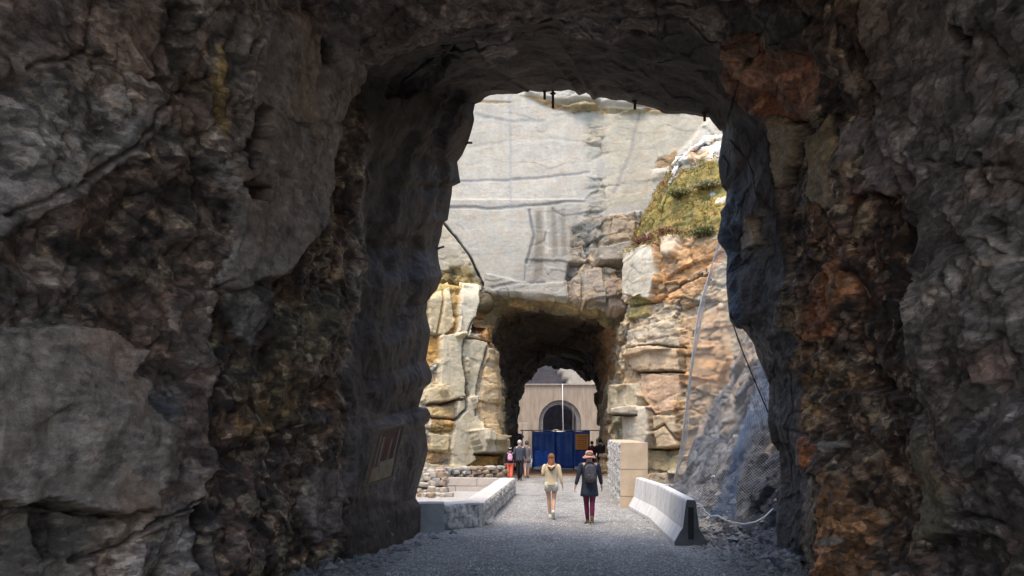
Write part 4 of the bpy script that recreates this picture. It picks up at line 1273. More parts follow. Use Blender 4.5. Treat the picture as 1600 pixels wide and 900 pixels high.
def split_block(size, seed, faces=('-x',), m_rough=None, m_smooth=None, rough_amp=.035):
    """a big cast block: split rough faces where asked, smooth elsewhere; origin at the centre"""
    L_, D_, H_ = size
    me = bpy.data.meshes.new("block")
    verts, quads, mats = [], [], []
    rs = np.random.RandomState(seed)

    def face(o, u, v, nrm_, nu, nv, rough):
        a = np.linspace(0, 1, nu + 1); b2 = np.linspace(0, 1, nv + 1)
        A, B = np.meshgrid(a, b2)
        P = np.array(o)[None] + A.reshape(-1, 1) * np.array(u)[None] + B.reshape(-1, 1) * np.array(v)[None]
        if rough:
            e = np.minimum(np.minimum(A, 1 - A) * np.linalg.norm(u), np.minimum(B, 1 - B) * np.linalg.norm(v)).reshape(-1)
            h, _, _ = facets((P + seed * 3.1).astype(np.float32), (.16, .16, .12), 800 + seed, rough_amp * 1.6, rough_amp * 1.3, 0, .1, .1, .3)
            h = h + rough_amp * .6 * fbm((P + seed).astype(np.float32) * 9, 3, 810)
            P = P + np.array(nrm_)[None] * ((h + rough_amp * .9) * smooth(e, 0, .05))[:, None]
        b0 = len(verts)
        verts.extend(P.tolist())
        q = grid_quads(nv + 1, nu + 1) + b0
        quads.extend(q.tolist()); mats.extend([0 if rough else 1] * len(q))
    x, y, z = L_ / 2, D_ / 2, H_ / 2
    defs = {'-x': ((-x, y, -z), (0, -D_, 0), (0, 0, H_), (-1, 0, 0)), '+x': ((x, -y, -z), (0, D_, 0), (0, 0, H_), (1, 0, 0)),
            '-y': ((-x, -y, -z), (L_, 0, 0), (0, 0, H_), (0, -1, 0)), '+y': ((x, y, -z), (-L_, 0, 0), (0, 0, H_), (0, 1, 0)),
            '+z': ((-x, -y, z), (L_, 0, 0), (0, D_, 0), (0, 0, 1)), '-z': ((-x, y, -z), (L_, 0, 0), (0, -D_, 0), (0, 0, -1))}
    for k, (o, u, v, nn) in defs.items():
        r = k in faces
        s = .035
        face(o, u, v, nn, max(2, int(np.linalg.norm(u) / s)) if r else 1, max(2, int(np.linalg.norm(v) / s)) if r else 1, r)
    bm = bmesh.new()
    bv = [bm.verts.new(p) for p in verts]
    for q, mi in zip(quads, mats):
        f = bm.faces.new([bv[i] for i in q]); f.material_index = mi
    bmesh.ops.remove_doubles(bm, verts=bm.verts[:], dist=.0015)
    # worn arrises on the smooth edges
    bm.to_mesh(me); bm.free()
    me.materials.append(m_rough or M_SPLIT); me.materials.append(m_smooth or M_SMOOTH)
    return me


def place_blocks(root, p0, p1, z0, courses, bl, bd, bh, faces, seed0=0, rough=None, sm=None, skip=None, gap=.012, stagger=True):
    """courses of big blocks from p0 to p1; the split face is the block's local -y side"""
    a, b = Vector((*p0, 0)), Vector((*p1, 0))
    d = (b - a); Lh = d.length; d.normalize()
    ang = math.atan2(d.y, d.x)
    nrm_ = Vector((-d.y, d.x, 0))
    rs = random.Random(seed0)
    k = 0
    cache = {}
    for c in range(courses):
        x = 0.0
        first = bl * (.5 if (c % 2 and stagger) else 1.0)
        while x < Lh - .05:
            l = min(first if x == 0 else bl, Lh - x)
            if Lh - x - l < .25: l = Lh - x
            key = (round(l, 2), rs.randint(0, 2), tuple(faces))
            end = set(faces)
            if key not in cache:
                cache[key] = split_block((l - gap, bd, bh - gap), seed0 + len(cache), end, rough, sm)
            pos = a + d * (x + l / 2) + nrm_ * (bd / 2) + Vector((0, 0, z0 + bh * c + bh / 2))
            pos += nrm_ * rs.uniform(-.012, .012)
            link("block", cache[key], None, root, loc=pos - root.location, rot=(0, 0, ang + rs.uniform(-.006, .006)))
            x += l
            k += 1


# tall wall of big blocks on the right of the path: split faces towards the path
rt = empty("block_wall", (3.1, 22.2, 0), label="tall wall of sand coloured blocks three courses high at the right of the path", cat="block wall")
# run from far to near so that local -y faces the path (-x)
place_blocks(rt, (3.78, 31.2), (3.0, 22.2), -.44, 3, 1.5, .75, .75, ('-y',), 10, mat('pale_split_concrete', (.40, .39, .37), .9, 0, 9, .05, col2=(.66, .65, .62), bscale=16, stretch=(1, 1, .5)), M_SAND, stagger=False)
cap_m = M_SMOOTH

# low bay wall of two courses at the left
lw = empty("low_block_wall", (-.8, 17.7, 0), label="low two-course wall of rough grey blocks bending round a gravel bay at the left of the path", cat="low wall")
place_blocks(lw, (-1.48, 16.95), (-.72, 17.55), .0, 1, 1.2, .55, .56, ('-y', '+x'), 30, None, M_SMOOTH)
link("end_block", split_block((.62, .55, .6), 45, (), M_SPLIT, mat('cast_end_concrete', (.27, .275, .285), .85, .15, 4, .01)), None, lw, loc=Vector((-1.76, 17.0, .3)) - lw.location, rot=(0, 0, .1))
place_blocks(lw, (-.66, 17.62), (.10, 27.3), .0, 2, 1.5, .48, .27, ('-y',), 60, mat("rubbed_split_concrete", (.30, .29, .27), .9, 0, 7, .04, col2=(.50, .48, .44), bscale=16), M_SMOOTH)
place_blocks(lw, (-.38, 27.35), (-3.1, 27.9), .0, 2, 1.5, .40, .27, (), 80, None, mat("bay_concrete", (.50, .45, .40), .85, .1, 4, .006))
link("bay_floor", box_mesh("bay_floor", (0, 0, 0), (2.9, 9.3, .06), bev=.01), mat("bay_gravel", (.42, .40, .37), .9, .2, 20, .02), lw, loc=Vector((-1.9, 22.6, .05)) - lw.location)

# ------------------------------------------------------------------ dry stone wall and stone pile
stone_cols = [mat("field_stone_pale", (.50, .45, .38), .9, .2, 6, .02), mat("field_stone_brown", (.34, .26, .18), .9, .25, 6, .02),
              mat("field_stone_grey", (.36, .35, .33), .9, .2, 6, .02), mat("field_stone_red", (.44, .34, .27), .9, .2, 6, .02)]
stone_me = []
for k in range(10):
    bm = stone_shape(k, 1, 2 if k < 5 else 1, (1, .8, .62))
    for v in bm.verts:          # flatten into rough blocks
        v.co = Vector([math.copysign(abs(c) ** .42, c) for c in v.co])
    me = bm_mesh("stone", bm)
    stone_me.append(me)
stone_vars = {}


def stone(parent, loc, size, mi, k=None):
    k = random.randrange(10) if k is None else k
    key = (k, mi)
    if key not in stone_vars:
        me = stone_me[k].copy(); me.materials.append(stone_cols[mi]); stone_vars[key] = me
    o = link("stone", stone_vars[key], None, parent, loc=Vector(loc) - parent.location, rot=(random.uniform(-.15, .15), random.uniform(-.15, .15), random.uniform(0, 6.28)))
    o.scale = (size[0], size[1], size[2])
    return o


dw = empty("dry_stone_wall", (-2.2, 30.6, 0), label="low brown dry stone wall running in front of the left rock buttress", cat="stone wall")
for c in range(5):
    x = -3.7
    while x < -.45:
        w = random.uniform(.24, .44)
        y = 29.6 + (x + 3.7) * .75
        stone(dw, (x + w / 2, y + random.uniform(-.04, .04), .09 + c * .15), (w * .56, .20, .095), random.choice((1, 1, 2, 1, 0)))
        x += w
pile = empty("stone_pile", (-2.4, 25.6, 0), label="heap of loose pale and reddish stones at the left end of the gravel bay", cat="stone pile")
for c in range(6):
    x = -3.5
    while x < -2.0 - c * .06:
        w = random.uniform(.17, .30)
        for yy in (25.3, 25.75):
            o = stone(pile, (x + w / 2, yy + random.uniform(-.12, .12) + .12 * c, .12 + c * .145 + random.uniform(-.05, .05)), (w * random.uniform(.45, .68), random.uniform(.14, .24), random.uniform(.08, .15)), random.choice((0, 0, 2, 0, 0) if x < -2.5 else (3, 0, 1, 2)))
            o.rotation_euler = (random.uniform(-.15, .15), random.uniform(-.15, .15), random.uniform(-.5, .5))
        x += w
for k in range(16):
    stone(pile, (random.uniform(-3.4, -1.9), random.uniform(24.6, 25.2), .14), (.13, .11, .09), random.choice((0, 3, 1)))


# ------------------------------------------------------------------ traffic barriers
def barrier(length, seed):
    bm = bmesh.new()
    prof = [(-.30, 0), (-.30, .075), (-.16, .32), (-.095, .82), (-.08, .85), (.08, .85), (.095, .82), (.16, .32), (.30, .075), (.30, 0)]
    xs = [0, .02]
    slots = []
    ns = 5
    for k in range(ns):
        c = length * (k + .7) / (ns + .4)
        slots.append((c - .03, c + .03))
    for a, b in slots: xs += [a, b]
    xs += [length - .02, length]
    # add level rows for the slots on the side face (between z .42 and .56)
    def on(z): t = (z - .32) / .5; return -.16 + t * .065
    prof = prof[:3] + [(on(.44), .44), (on(.56), .56)] + prof[3:]
    rows = []
    for i, x in enumerate(xs):
        s = .93 if i in (0, len(xs) - 1) else 1
        rows.append([bm.verts.new((x, y * s, z if z < .8 else z - (0.012 if s < 1 else 0))) for y, z in prof])
    sf = []
    for i in range(len(rows) - 1):
        for k in range(len(prof) - 1):
            f = bm.faces.new((rows[i][k], rows[i + 1][k], rows[i + 1][k + 1], rows[i][k + 1]))
            if k == 3 and any(abs(xs[i] - a) < 1e-6 for a, b in slots): sf.append(f)
        bm.faces.new((rows[i][0], rows[i][-1], rows[i + 1][-1], rows[i + 1][0]))
    bm.faces.new(rows[0]); bm.faces.new(rows[-1][::-1])
    r = bmesh.ops.extrude_discrete_faces(bm, faces=sf)
    vs = {v for f in r['faces'] for v in f.verts}
    bmesh.ops.translate(bm, vec=(0, .07, 0), verts=list(vs))
    for f in r['faces']: f.material_index = 1  # slot floors painted near-black as if in deep shade
    for f in bm.faces:
        if abs(f.normal.x) > .9: pass
    me = bm_mesh("body", bm)
    me.materials.append(M_WHITE); me.materials.append(M_BLACKR); me.materials.append(M_DARK_END)
    for p in me.polygons:
        if p.center.x < .03 and abs(p.normal.x) > .5: p.material_index = 2
    return me


def put_barrier(p0, p1, label):
    a, b = Vector((*p0, 0)), Vector((*p1, 0))
    L_ = (b - a).length
    ang = math.atan2(b.y - a.y, b.x - a.x)
    # local +x runs away from the viewer; slots must face the path (left): mirror in y
    r = empty("traffic_barrier", a, ang, label=label, cat="barrier", group="concrete barriers on the right of the path")
    me = barrier(L_, 1)
    for v in me.vertices: v.co.y *= -1
    me.flip_normals()
    link("body", me, None, r)
    # end key: black bar standing in for the shade of a groove
    link("end_groove_shade", box_mesh("end_groove_shade", (0, 0, 0), (.03, .10, .60), bev=.01), M_BLACKR, r, loc=(-.002, 0, .42))
    return r


put_barrier((3.30, 14.75), (3.53, 18.6), "pale concrete traffic barrier with slots, the nearer of the two, dark end towards the tunnel")
put_barrier((3.56, 18.68), (3.50, 22.0), "pale concrete traffic barrier farther along, between the nearer barrier and the tall block wall")


# ------------------------------------------------------------------ concrete portal beyond the second tunnel
def portal():
    Y = 80.0
    r = empty("concrete_portal", (3.4, Y, 0), label="weathered concrete wall with a round-topped railway tunnel arch beyond the blue fence", cat="tunnel portal")
    cx = (875 - 800) / F * Y; rad = (908 - 842) / 2 / F * Y
    zt = CH + (HOR - 625) / F * Y
    zs = zt - rad
    x0, x1, z1 = -6.5, 14.5, CH + (HOR - 601) / F * Y
    bm = bmesh.new()
    nA = 24
    arch = [(cx - rad, -.3)] + [(cx - rad * math.cos(math.pi * k / nA), zs + rad * math.sin(math.pi * k / nA)) for k in range(nA + 1)] + [(cx + rad, -.3)]
    n = len(arch)
    outer = []
    for k, (x, z) in enumerate(arch):
        if k == 0: outer.append((x0, -.3))
        elif k == n - 1: outer.append((x1, -.3))
        elif x - cx < -rad * .72: outer.append((x0, z + .3 * k / n))
        elif x - cx > rad * .72: outer.append((x1, z))
        else: outer.append((x0 + (x1 - x0) * (x - cx + rad * .72) / (rad * 1.44), z1))
    def ring_(pts, y): return [bm.verts.new((x, y, z)) for x, z in pts]
    fo, fi = ring_(outer, 0), ring_(arch, 0)
    bo, bi = ring_(outer, 1.2), ring_(arch, 1.2)
    for k in range(n - 1):
        bm.faces.new((fo[k], fo[k + 1], fi[k + 1], fi[k]))
        bm.faces.new((fi[k], fi[k + 1], bi[k + 1], bi[k]))
        bm.faces.new((fo[k + 1], fo[k], bo[k], bo[k + 1]))
        bm.faces.new((bo[k + 1], bo[k], bi[k], bi[k + 1]))
    M_P = mat("weathered_portal_concrete", (.27, .205, .145), .9, 0, 1.3, .02, col2=(.40, .32, .24), stretch=(2.2, 1, .35), bscale=9)
    link("wall", bm_mesh("wall", bm), M_P, r, loc=(-3.4, 0, 0))
    # projecting arch ring, a little darker
    bm = bmesh.new()
    pts_in = [(cx - rad * .995 * math.cos(math.pi * k / nA), zs + rad * .995 * math.sin(math.pi * k / nA)) for k in range(nA + 1)]
    pts_in = [(cx - rad * .995, -.2)] + pts_in + [(cx + rad * .995, -.2)]
    pts_sm = [(cx + (x - cx) * .80, zs + (z - zs) * .80 if z > zs else z) for x, z in pts_in]
    f1 = [bm.verts.new((x, .35, z)) for x, z in pts_in]; f2 = [bm.verts.new((x, .35, z)) for x, z in pts_sm]
    g2 = [bm.verts.new((x, 1.3, z)) for x, z in pts_sm]
    for k in range(len(f1) - 1):
        bm.faces.new((f1[k], f1[k + 1], f2[k + 1], f2[k])); bm.faces.new((f2[k], f2[k + 1], g2[k + 1], g2[k]))
    link("arch_ring", bm_mesh("arch_ring", bm), mat("arch_ring_concrete", (.20, .185, .17), .9, .2, 3, .01), r, loc=(-3.4, 0, 0))
    # vault of the old tunnel
    bm = bmesh.new()
    rings = []
    for y in (1.28, 3, 5, 6.5):
        rings.append([bm.verts.new((x, y, z)) for x, z in pts_sm])
    for a, b in zip(rings, rings[1:]):
        for k in range(len(a) - 1): bm.faces.new((a[k], b[k], b[k + 1], a[k + 1]))
    bm.faces.new(rings[-1])  # made-up end wall, set close to catch light from the mouth
    link("vault", bm_mesh("vault", bm), mat("vault_brick", (.30, .29, .36), .9, .3, 2, .03), r, loc=(-3.4, 0, 0))
    # formwork lift joint
    link("joint_ledge", box_mesh("joint_ledge", (0, 0, 0), (2.2, .05, .05)), M_P, r, loc=(-3.6, -.02, 4.4))
    for k, x in enumerate((-3.9, -2.6, 2.7, 3.9, 5.1)):
        link("board_joint", box_mesh("board_joint", (0, 0, 0), (.035, .03, 6.4 if abs(x - .6) > 3 else 3)), M_P, r, loc=(x, -.012, 3.2))
    link("coping", box_mesh("coping", (0, 0, 0), (15, .5, .14), bev=.02), M_P, r, loc=(.6, .1, 6.84))
    # concrete abutment block at the left foot
    link("abutment", box_mesh("abutment", (0, 0, 0), (.9, 1.6, 3.2), bev=.04), M_P, r, loc=(-2.3, -1.4, 1.4))
    # added pale mound standing in for the spot of light in the arch
    bm = stone_shape(91, 1, 3, (1.25, .9, .55))
    tag(link("light_spot_mound", bm_mesh("light_spot_mound", bm, True), mat("light_spot_pale", (.62, .57, .42), .95, .1, 5, .01), None, loc=(cx - .3, Y + 1.2, 1.75)),
        "added pale mound standing in for the light spot in the mouth of the concrete arch", "light spot stand-in")
    # white hanging cable in front of the arch
    tube("hanging_cable", [(5.04, Y - .25, 6.9), (5.05, Y - .3, 4.8), (5.10, Y - .3, 2.0)], .04, mat("white_cable_plastic", (.75, .74, .70), .5, .05, 5, 0), None, 6,
         label="thin white cable hanging straight down in front of the concrete arch", cat="cable")


portal()


# ------------------------------------------------------------------ blue fence
def fence():
    Y = 44.0
    r = empty("site_fence", (2.9, Y, 0), label="blue sheeted site fence closing the far end of the second tunnel", cat="fence")
    M_B = mat("blue_sheet", (.012, .055, .23), .45, .25, 1.5, .02, stretch=(1, 1, 2.5))
    M_B2 = mat("bright_blue_sheet", (.014, .10, .42), .4, .2, 1.5, .02, stretch=(1, 1, 2.5))
    M_S = mat("galvanised_steel", (.30, .30, .30), .5, .1, 8, 0, metal=.6)
    xa, xb = (832 - 800) / F * Y, (921 - 800) / F * Y
    xs = [xa, (868 - 800) / F * Y, (896 - 800) / F * Y, xb]
    for k in range(3):
        w = xs[k + 1] - xs[k]
        nx, nz = 14, 14
        P = []
        for j in range(nz + 1):
            for i in range(nx + 1):
                x = i / nx * w - w / 2; z = j / nz * 2.02
                P.append((x, .03 * math.sin(9 * x + k) + .02 * math.sin(5 * z + 3 * x), z + (.03 * math.sin(6 * x) if j == nz else 0)))
        me = np_mesh("sheet", np.array(P), grid_quads(nz + 1, nx + 1))
        o = link("sheet", me, M_B, r, loc=((xs[k] + xs[k + 1]) / 2 - 2.9, 0, .12))
        sm = o.modifiers.new("thick", 'SOLIDIFY'); sm.thickness = .01
    # brighter lower sheet at the left
    w = (868 - 834) / F * Y
    P = []
    for j in range(9):
        for i in range(13):
            x = i / 12 * w; z = j / 8 * (.95 - .25 * (i % 12 > 9))
            P.append((x, -.06 - .05 * math.sin(7 * x) - .03 * math.sin(11 * x + 4 * z), z))
    o = link("front_sheet", np_mesh("front_sheet", np.array(P), grid_quads(9, 13)), M_B2, r, loc=(xa + .05 - 2.9, -.05, .15), label="brighter blue sheet in front, lower left")
    sm = o.modifiers.new("thick", 'SOLIDIFY'); sm.thickness = .01
    for x in xs + [(945 - 800) / F * Y, (816 - 800) / F * Y]:
        tube("post", [(x - 2.9, .06, -.05), (x - 2.9, .06, 2.2)], .03, M_S, r, 8)
    tube("top_rail", [((813 - 800) / F * Y - 2.9, .06, 2.19), ((948 - 800) / F * Y - 2.9, .06, 2.19)], .025, M_S, r, 8, up=Vector((0, 0, 1)))
    # orange notice with rows of faded lettering
    sg = link("notice_board", box_mesh("notice_board", (0, 0, 0), (.72, .03, .86), bev=.006), mat("orange_board", (.55, .22, .035), .6, .1, 6, 0), r,
              loc=((909 - 800) / F * Y - 2.9, -.12, 1.56))
    M_I = mat("faded_lettering", (.24, .08, .02), .7, .1, 20, 0)
    bm = bmesh.new()
    rr = random.Random(3)
    for j, (wd, h) in enumerate(((.5, .07), (.42, .045), (.5, .045), (.36, .045), (.46, .045), (.4, .04))):
        x = -wd / 2
        while x < wd / 2 - .03:
            l = rr.uniform(.05, .12)
            add_box(bm, (x + l / 2, -.019, .30 - j * .115), (l, .004, h)); x += l + .025
    o = link("lettering", bm_mesh("lettering", bm), M_I, sg)
    o['kind'] = 'stuff'
    # yellow strips leaning at the right
    M_Y = mat("yellow_plastic", (.62, .52, .10), .5, .1, 6, 0)
    for k in range(2):
        x = (937 + 6 * k - 800) / F * Y
        tube("leaning_rod", [(x - .12, Y - .25, 0), (x + .12, Y - .05, 2.42 - .1 * k)], .022, M_Y, None, 6,
             label=("yellow rod leaning against the right end of the blue fence, the left one" if k == 0 else "yellow rod leaning against the right end of the blue fence, the right one"), cat="rod", group="yellow rods")
    # weight bags at the foot
    for k, (px, lab) in enumerate(((843, "pale sandbag at the left foot of the blue fence"), (907, "pale sandbag under the orange notice on the blue fence"))):
        bm = bmesh.new()
        bmesh.ops.create_icosphere(bm, subdivisions=3, radius=1)
        for v in bm.verts:
            v.co = Vector((math.copysign(abs(v.co.x) ** .7, v.co.x) * .36, v.co.y * .2, v.co.z * .13 * (1 + .15 * math.sin(6 * v.co.x))))
        tag(link("sandbag", bm_mesh("sandbag", bm, True), mat("sack_cloth", (.50, .47, .42), .9, .1, 10, .005), None, loc=((px - 800) / F * 43.3, 43.3, .12), rot=(0, 0, .2 * k)), lab, "sandbag", "sandbags at the fence")


fence()

# ------------------------------------------------------------------ steel net over the rubble face, ropes, cables
def net_surface(le, re_, nu, nv, bulge, seed):
    a = resample([tuple(W(*p)) for p in le], nv + 1)
    b = resample([tuple(W(*p)) for p in re_], nv + 1)
    u = np.linspace(0, 1, nu + 1)[None, :, None]
    G = a[:, None, :] * (1 - u) + b[:, None, :] * u
    Q = G.reshape(-1, 3)
    uu = np.tile(u[0, :, 0], nv + 1)
    env = np.sin(np.pi * np.clip(uu, 0, 1)) ** .5
    d = bulge * fbm((Q * np.array((1, .6, .45)) * 1.0).astype(np.float32), 4, seed)
    Q[:, 1] -= d * env * 1.0
    Q[:, 0] -= d * env * .6
    return Q.reshape(nv + 1, nu + 1, 3)


def wires(G, r, diag=True):
    """triangular-section wires along the diagonals of a grid"""
    nv, nu = G.shape[0] - 1, G.shape[1] - 1
    A, B = [], []
    for j in range(nv):
        par = j % 2
        i = np.arange(par, nu, 2)
        # zigzag: hexagon-like diamonds
        A.append(G[j, i]); B.append(G[j + 1, i + 1])
        i2 = np.arange(1 - par, nu, 2)
        A.append(G[j, i2 + 1]); B.append(G[j + 1, i2])
    A, B = np.concatenate(A), np.concatenate(B)
    t = B - A
    t /= np.linalg.norm(t, axis=1, keepdims=True) + 1e-9
    s = np.cross(t, np.array((0, 1, 0))); s /= np.linalg.norm(s, axis=1, keepdims=True) + 1e-9
    w = np.cross(t, s)
    n = len(A)
    V = []
    for k in range(3):
        a = 2 * math.pi * k / 3
        o = r * (s * math.cos(a) + w * math.sin(a))
        V += [A + o, B + o]
    V = np.stack(V, 1).reshape(-1, 3)
    q = np.array([(0, 2, 3, 1), (2, 4, 5, 3), (4, 0, 1, 5)])
    Fq = (q[None] + (np.arange(n) * 6)[:, None, None]).reshape(-1, 4)
    return V, Fq


def net():
    r = empty("rockfall_net", W(1120, 700, 17.5), label="draped steel rockfall net hanging over the dark rubble slope behind the barriers", cat="rockfall net")
    le = [(1131, 350, 17.2), (1112, 410, 17.4), (1094, 480, 17.6), (1077, 580, 17.8), (1067, 690, 18.2), (1052, 752, 18.8), (1060, 778, 18.8)]
    re_ = [(1190, 330, 15.2), (1210, 420, 15.1), (1225, 520, 15.0), (1240, 620, 14.9), (1250, 700, 14.8), (1250, 780, 14.7), (1245, 822, 14.6)]
    G = net_surface(le, re_, 84, 190, .28, 900)
    M_N = mat("galvanised_wire", (.42, .44, .47), .5, .1, 10, 0, metal=.2)
    V, Fq = wires(G, .0024)
    o = link("mesh_wires", np_mesh("mesh_wires", V - np.array(r.location), Fq, shade=False), M_N, r)
    o['kind'] = 'stuff'
    # hanging edge with the selvedge wires bunched together
    for k in range(4):
        pts = [Vector(W(x + 1.6 * k * (0.4 + .6 * min(1, (y - 350) / 200)), y, Y)) - r.location for x, y, Y in le[:-1]]
        P = resample([tuple(p) for p in pts], 26)
        P[:, 0] += .02 * np.sin(np.linspace(0, 14, 26) + k)
        tube("edge_wire", [Vector(p) for p in P], .010 if k else .016, mat("pale_edge_wire", (.55, .57, .60), .5, .1, 10, 0) if k == 0 else bpy.data.materials["pale_edge_wire"], r, 5)
    # blue netting bunched in a fold
    le2 = [(1186, 560, 15.2), (1180, 600, 15.2), (1166, 650, 15.3), (1148, 700, 15.5), (1130, 750, 15.7), (1118, 790, 15.9), (1105, 806, 16.0)]
    re2 = [(1216, 570, 14.9), (1216, 610, 14.9), (1196, 660, 15.0), (1172, 705, 15.2), (1152, 750, 15.5), (1146, 790, 15.7), (1150, 812, 15.8)]
    G = net_surface(le2, re2, 16, 90, .5, 930)
    V, Fq = wires(G, .0042)
    b = empty("blue_netting", W(1140, 780, 15.6), label="strip of blue netting bunched in a fold down the front of the steel net", cat="netting")
    o = link("mesh_strands", np_mesh("mesh_strands", V - np.array(b.location), Fq, shade=False), mat("blue_strands", (.16, .32, .58), .5, .15, 6, 0), b)
    o['kind'] = 'stuff'
    M_W = mat("white_rope", (.70, .71, .72), .6, .1, 20, 0)
    tube("white_rope", [W(*p) for p in ((1088, 786, 15.2), (1096, 790, 15.1), (1102, 800, 15.0), (1111, 807, 14.95), (1122, 806, 14.9), (1132, 812, 14.8), (1146, 817, 14.7), (1164, 819, 14.6), (1182, 815, 14.6), (1194, 808, 14.6), (1208, 795, 14.6))],
         .016, M_W, None, 7, label="white rope looped along the bottom of the net behind the barrier", cat="rope")
    tube("black_cable", [W(*p) for p in ((1141, 492, 13.9), (1150, 520, 13.95), (1162, 553, 14.0), (1178, 592, 14.0), (1192, 625, 14.05), (1204, 652, 14.1))], .011,
         mat("black_rubber", (.03, .03, .035), .5, .1, 10, 0), None, 6, label="black cable running from the rock lip down in front of the net", cat="cable")


net()


def bolts():
    W_Y = lambda x: portal_depth((x, 150)) - .02
    M_R = mat("rusty_bolt_steel", (.06, .045, .04), .7, .3, 20, .002)
    for (x0, y0, x1, y1, Y, lab) in (
            (851, 130, 851, 155, W_Y(851), "short steel rock bolt hanging from the tunnel roof beside a longer one"),
            (864, 128, 864, 169, W_Y(864), "longest steel rock bolt hanging from the middle of the tunnel roof"),
            (992, 146, 992, 171, W_Y(992), "steel rock bolt hanging alone from the roof right of the middle"),
            (1101, 166, 1101, 189, W_Y(1101), "steel rock bolt hanging from the roof near the upper right corner of the mouth"),
            (720, 223, 738, 223, portal_depth((736, 223)), "steel rock bolt sticking out sideways high on the left edge of the mouth"),
            (676, 391, 694, 385, portal_depth((686, 388)), "steel rock bolt sticking out sideways half way down the left edge of the mouth")):
        a, b = W(x0, y0, Y), W(x1, y1, Y)
        r = empty("rock_bolt", a, label=lab, cat="rock bolt", group="rock bolts round the tunnel mouth")
        tube("rod", [Vector((0, 0, 0)), b - a], .022, M_R, r, 8)
        d = (b - a).normalized()
        tube("plate", [d * .02 + (b - a) * .38, d * .035 + (b - a) * .38], .05, M_R, r, 6)


bolts()


def info_board():
    c = [W(582, 672, 13.05), W(619, 664, 13.75), W(602, 744, 13.75), W(562, 757, 13.05)]       # tl tr br bl
    c = [p + Vector((.10, -.12, 0)) for p in c]
    o = (c[3] + c[2]) / 2
    r = empty("picture_board", o, label="tilted picture board with tan and red stripes hung on the dark left wall", cat="display board")
    ux = (c[2] - c[3]); uz = (c[0] - c[3])
    nn = ux.cross(uz).normalized()
    if nn.y > 0: nn = -nn

    def slab(name, a0, a1, b0, b1, d0, d1, m, parent, base=None, **kw):
        bm = bmesh.new()
        P = [(a, b2, d) for d in (d0, d1) for b2 in (b0, b1) for a in (a0, a1)]
        vs = [bm.verts.new((c[3] + ux * a + uz * b2 + nn * d) - r.location) for a, b2, d in P]
        for f in ((0, 1, 3, 2), (4, 6, 7, 5), (0, 4, 5, 1), (2, 3, 7, 6), (0, 2, 6, 4), (1, 5, 7, 3)):
            bm.faces.new([vs[i] for i in f])
        return link(name, bm_mesh(name, bm), m, parent, **kw)
    M_F = mat("board_frame", (.17, .13, .09), .6, .2, 20, 0)
    p = slab("panel", 0, 1, 0, 1, 0, .03, mat("board_print_brown", (.12, .07, .05), .6, .35, 4, 0), r)
    slab("print_ground", .06, .94, .03, .30, .03, .034, mat("board_print_tan", (.30, .23, .15), .6, .2, 5, 0), p)
    slab("print_cloud", .35, .92, .30, .38, .03, .034, mat("board_print_pale", (.30, .26, .21), .6, .3, 14, 0), p)
    for a, w, b0, b1, m_ in ((.12, .05, .3, .9, (.42, .30, .24)), (.24, .08, .32, .85, (.40, .32, .27)), (.42, .12, .38, .8, (.25, .07, .04)), (.60, .05, .38, .78, (.46, .36, .28)), (.72, .08, .38, .9, (.16, .06, .045)), (.86, .03, .36, .95, (.5, .45, .4)), (.02, .06, .12, .36, (.45, .10, .08))):
        slab("print_stripe", a, a + w, b0, b1, .03, .0345, mat("board_stripe", tuple(q * .6 for q in m_), .6, .2, 9, 0), p)
    slab("frame", -.02, 1.02, -.02, .02, -.005, .045, M_F, r)
    slab("frame", -.02, 1.02, .985, 1.02, -.005, .045, M_F, r)
    slab("frame", -.03, .0, 0.02, .985, -.005, .045, M_F, r)
    slab("frame", 1.0, 1.03, 0.02, .985, -.005, .045, M_F, r)


info_board()


# ------------------------------------------------------------------ plants on the shelf
def leaves_mesh(pts, nrm_, sizes, cols, seed, asp=.35):
    rs = np.random.RandomState(seed)
    n = len(pts)
    d = rs.normal(size=(n, 3)) * .7 + nrm_ * .8
    d /= np.linalg.norm(d, axis=1, keepdims=True)
    s = np.cross(d, rs.normal(size=(n, 3))); s /= np.linalg.norm(s, axis=1, keepdims=True)
    b = np.cross(d, s)
    L_ = sizes[:, None]
    V = np.stack((pts - s * L_ * asp * .3, pts + s * L_ * asp * .3, pts + d * L_ * .55 + s * L_ * asp + b * L_ * .1, pts + d * L_, pts + d * L_ * .55 - s * L_ * asp + b * L_ * .1), 1)
    Fq = np.arange(n * 5).reshape(n, 5)
    return V.reshape(-1, 3), Fq, np.repeat(cols, 5, 0)


def leaf_mat(name):
    m, t, b = new_mat(name)
    at = N(t, "ShaderNodeAttribute", attribute_name="Col")
    t.links.new(at.outputs['Color'], b.inputs['Base Color'])
    b.inputs['Roughness'].default_value = .6
    tr = N(t, "ShaderNodeBsdfTranslucent"); t.links.new(at.outputs['Color'], tr.inputs[0])
    mx = N(t, "ShaderNodeMixShader"); mx.inputs[0].default_value = .25
    t.links.new(b.outputs[0], mx.inputs[1]); t.links.new(tr.outputs[0], mx.inputs[2])
    t.links.new(mx.outputs[0], t.nodes["Material Output"].inputs[0])
    return m


M_LEAF = leaf_mat("leaf")


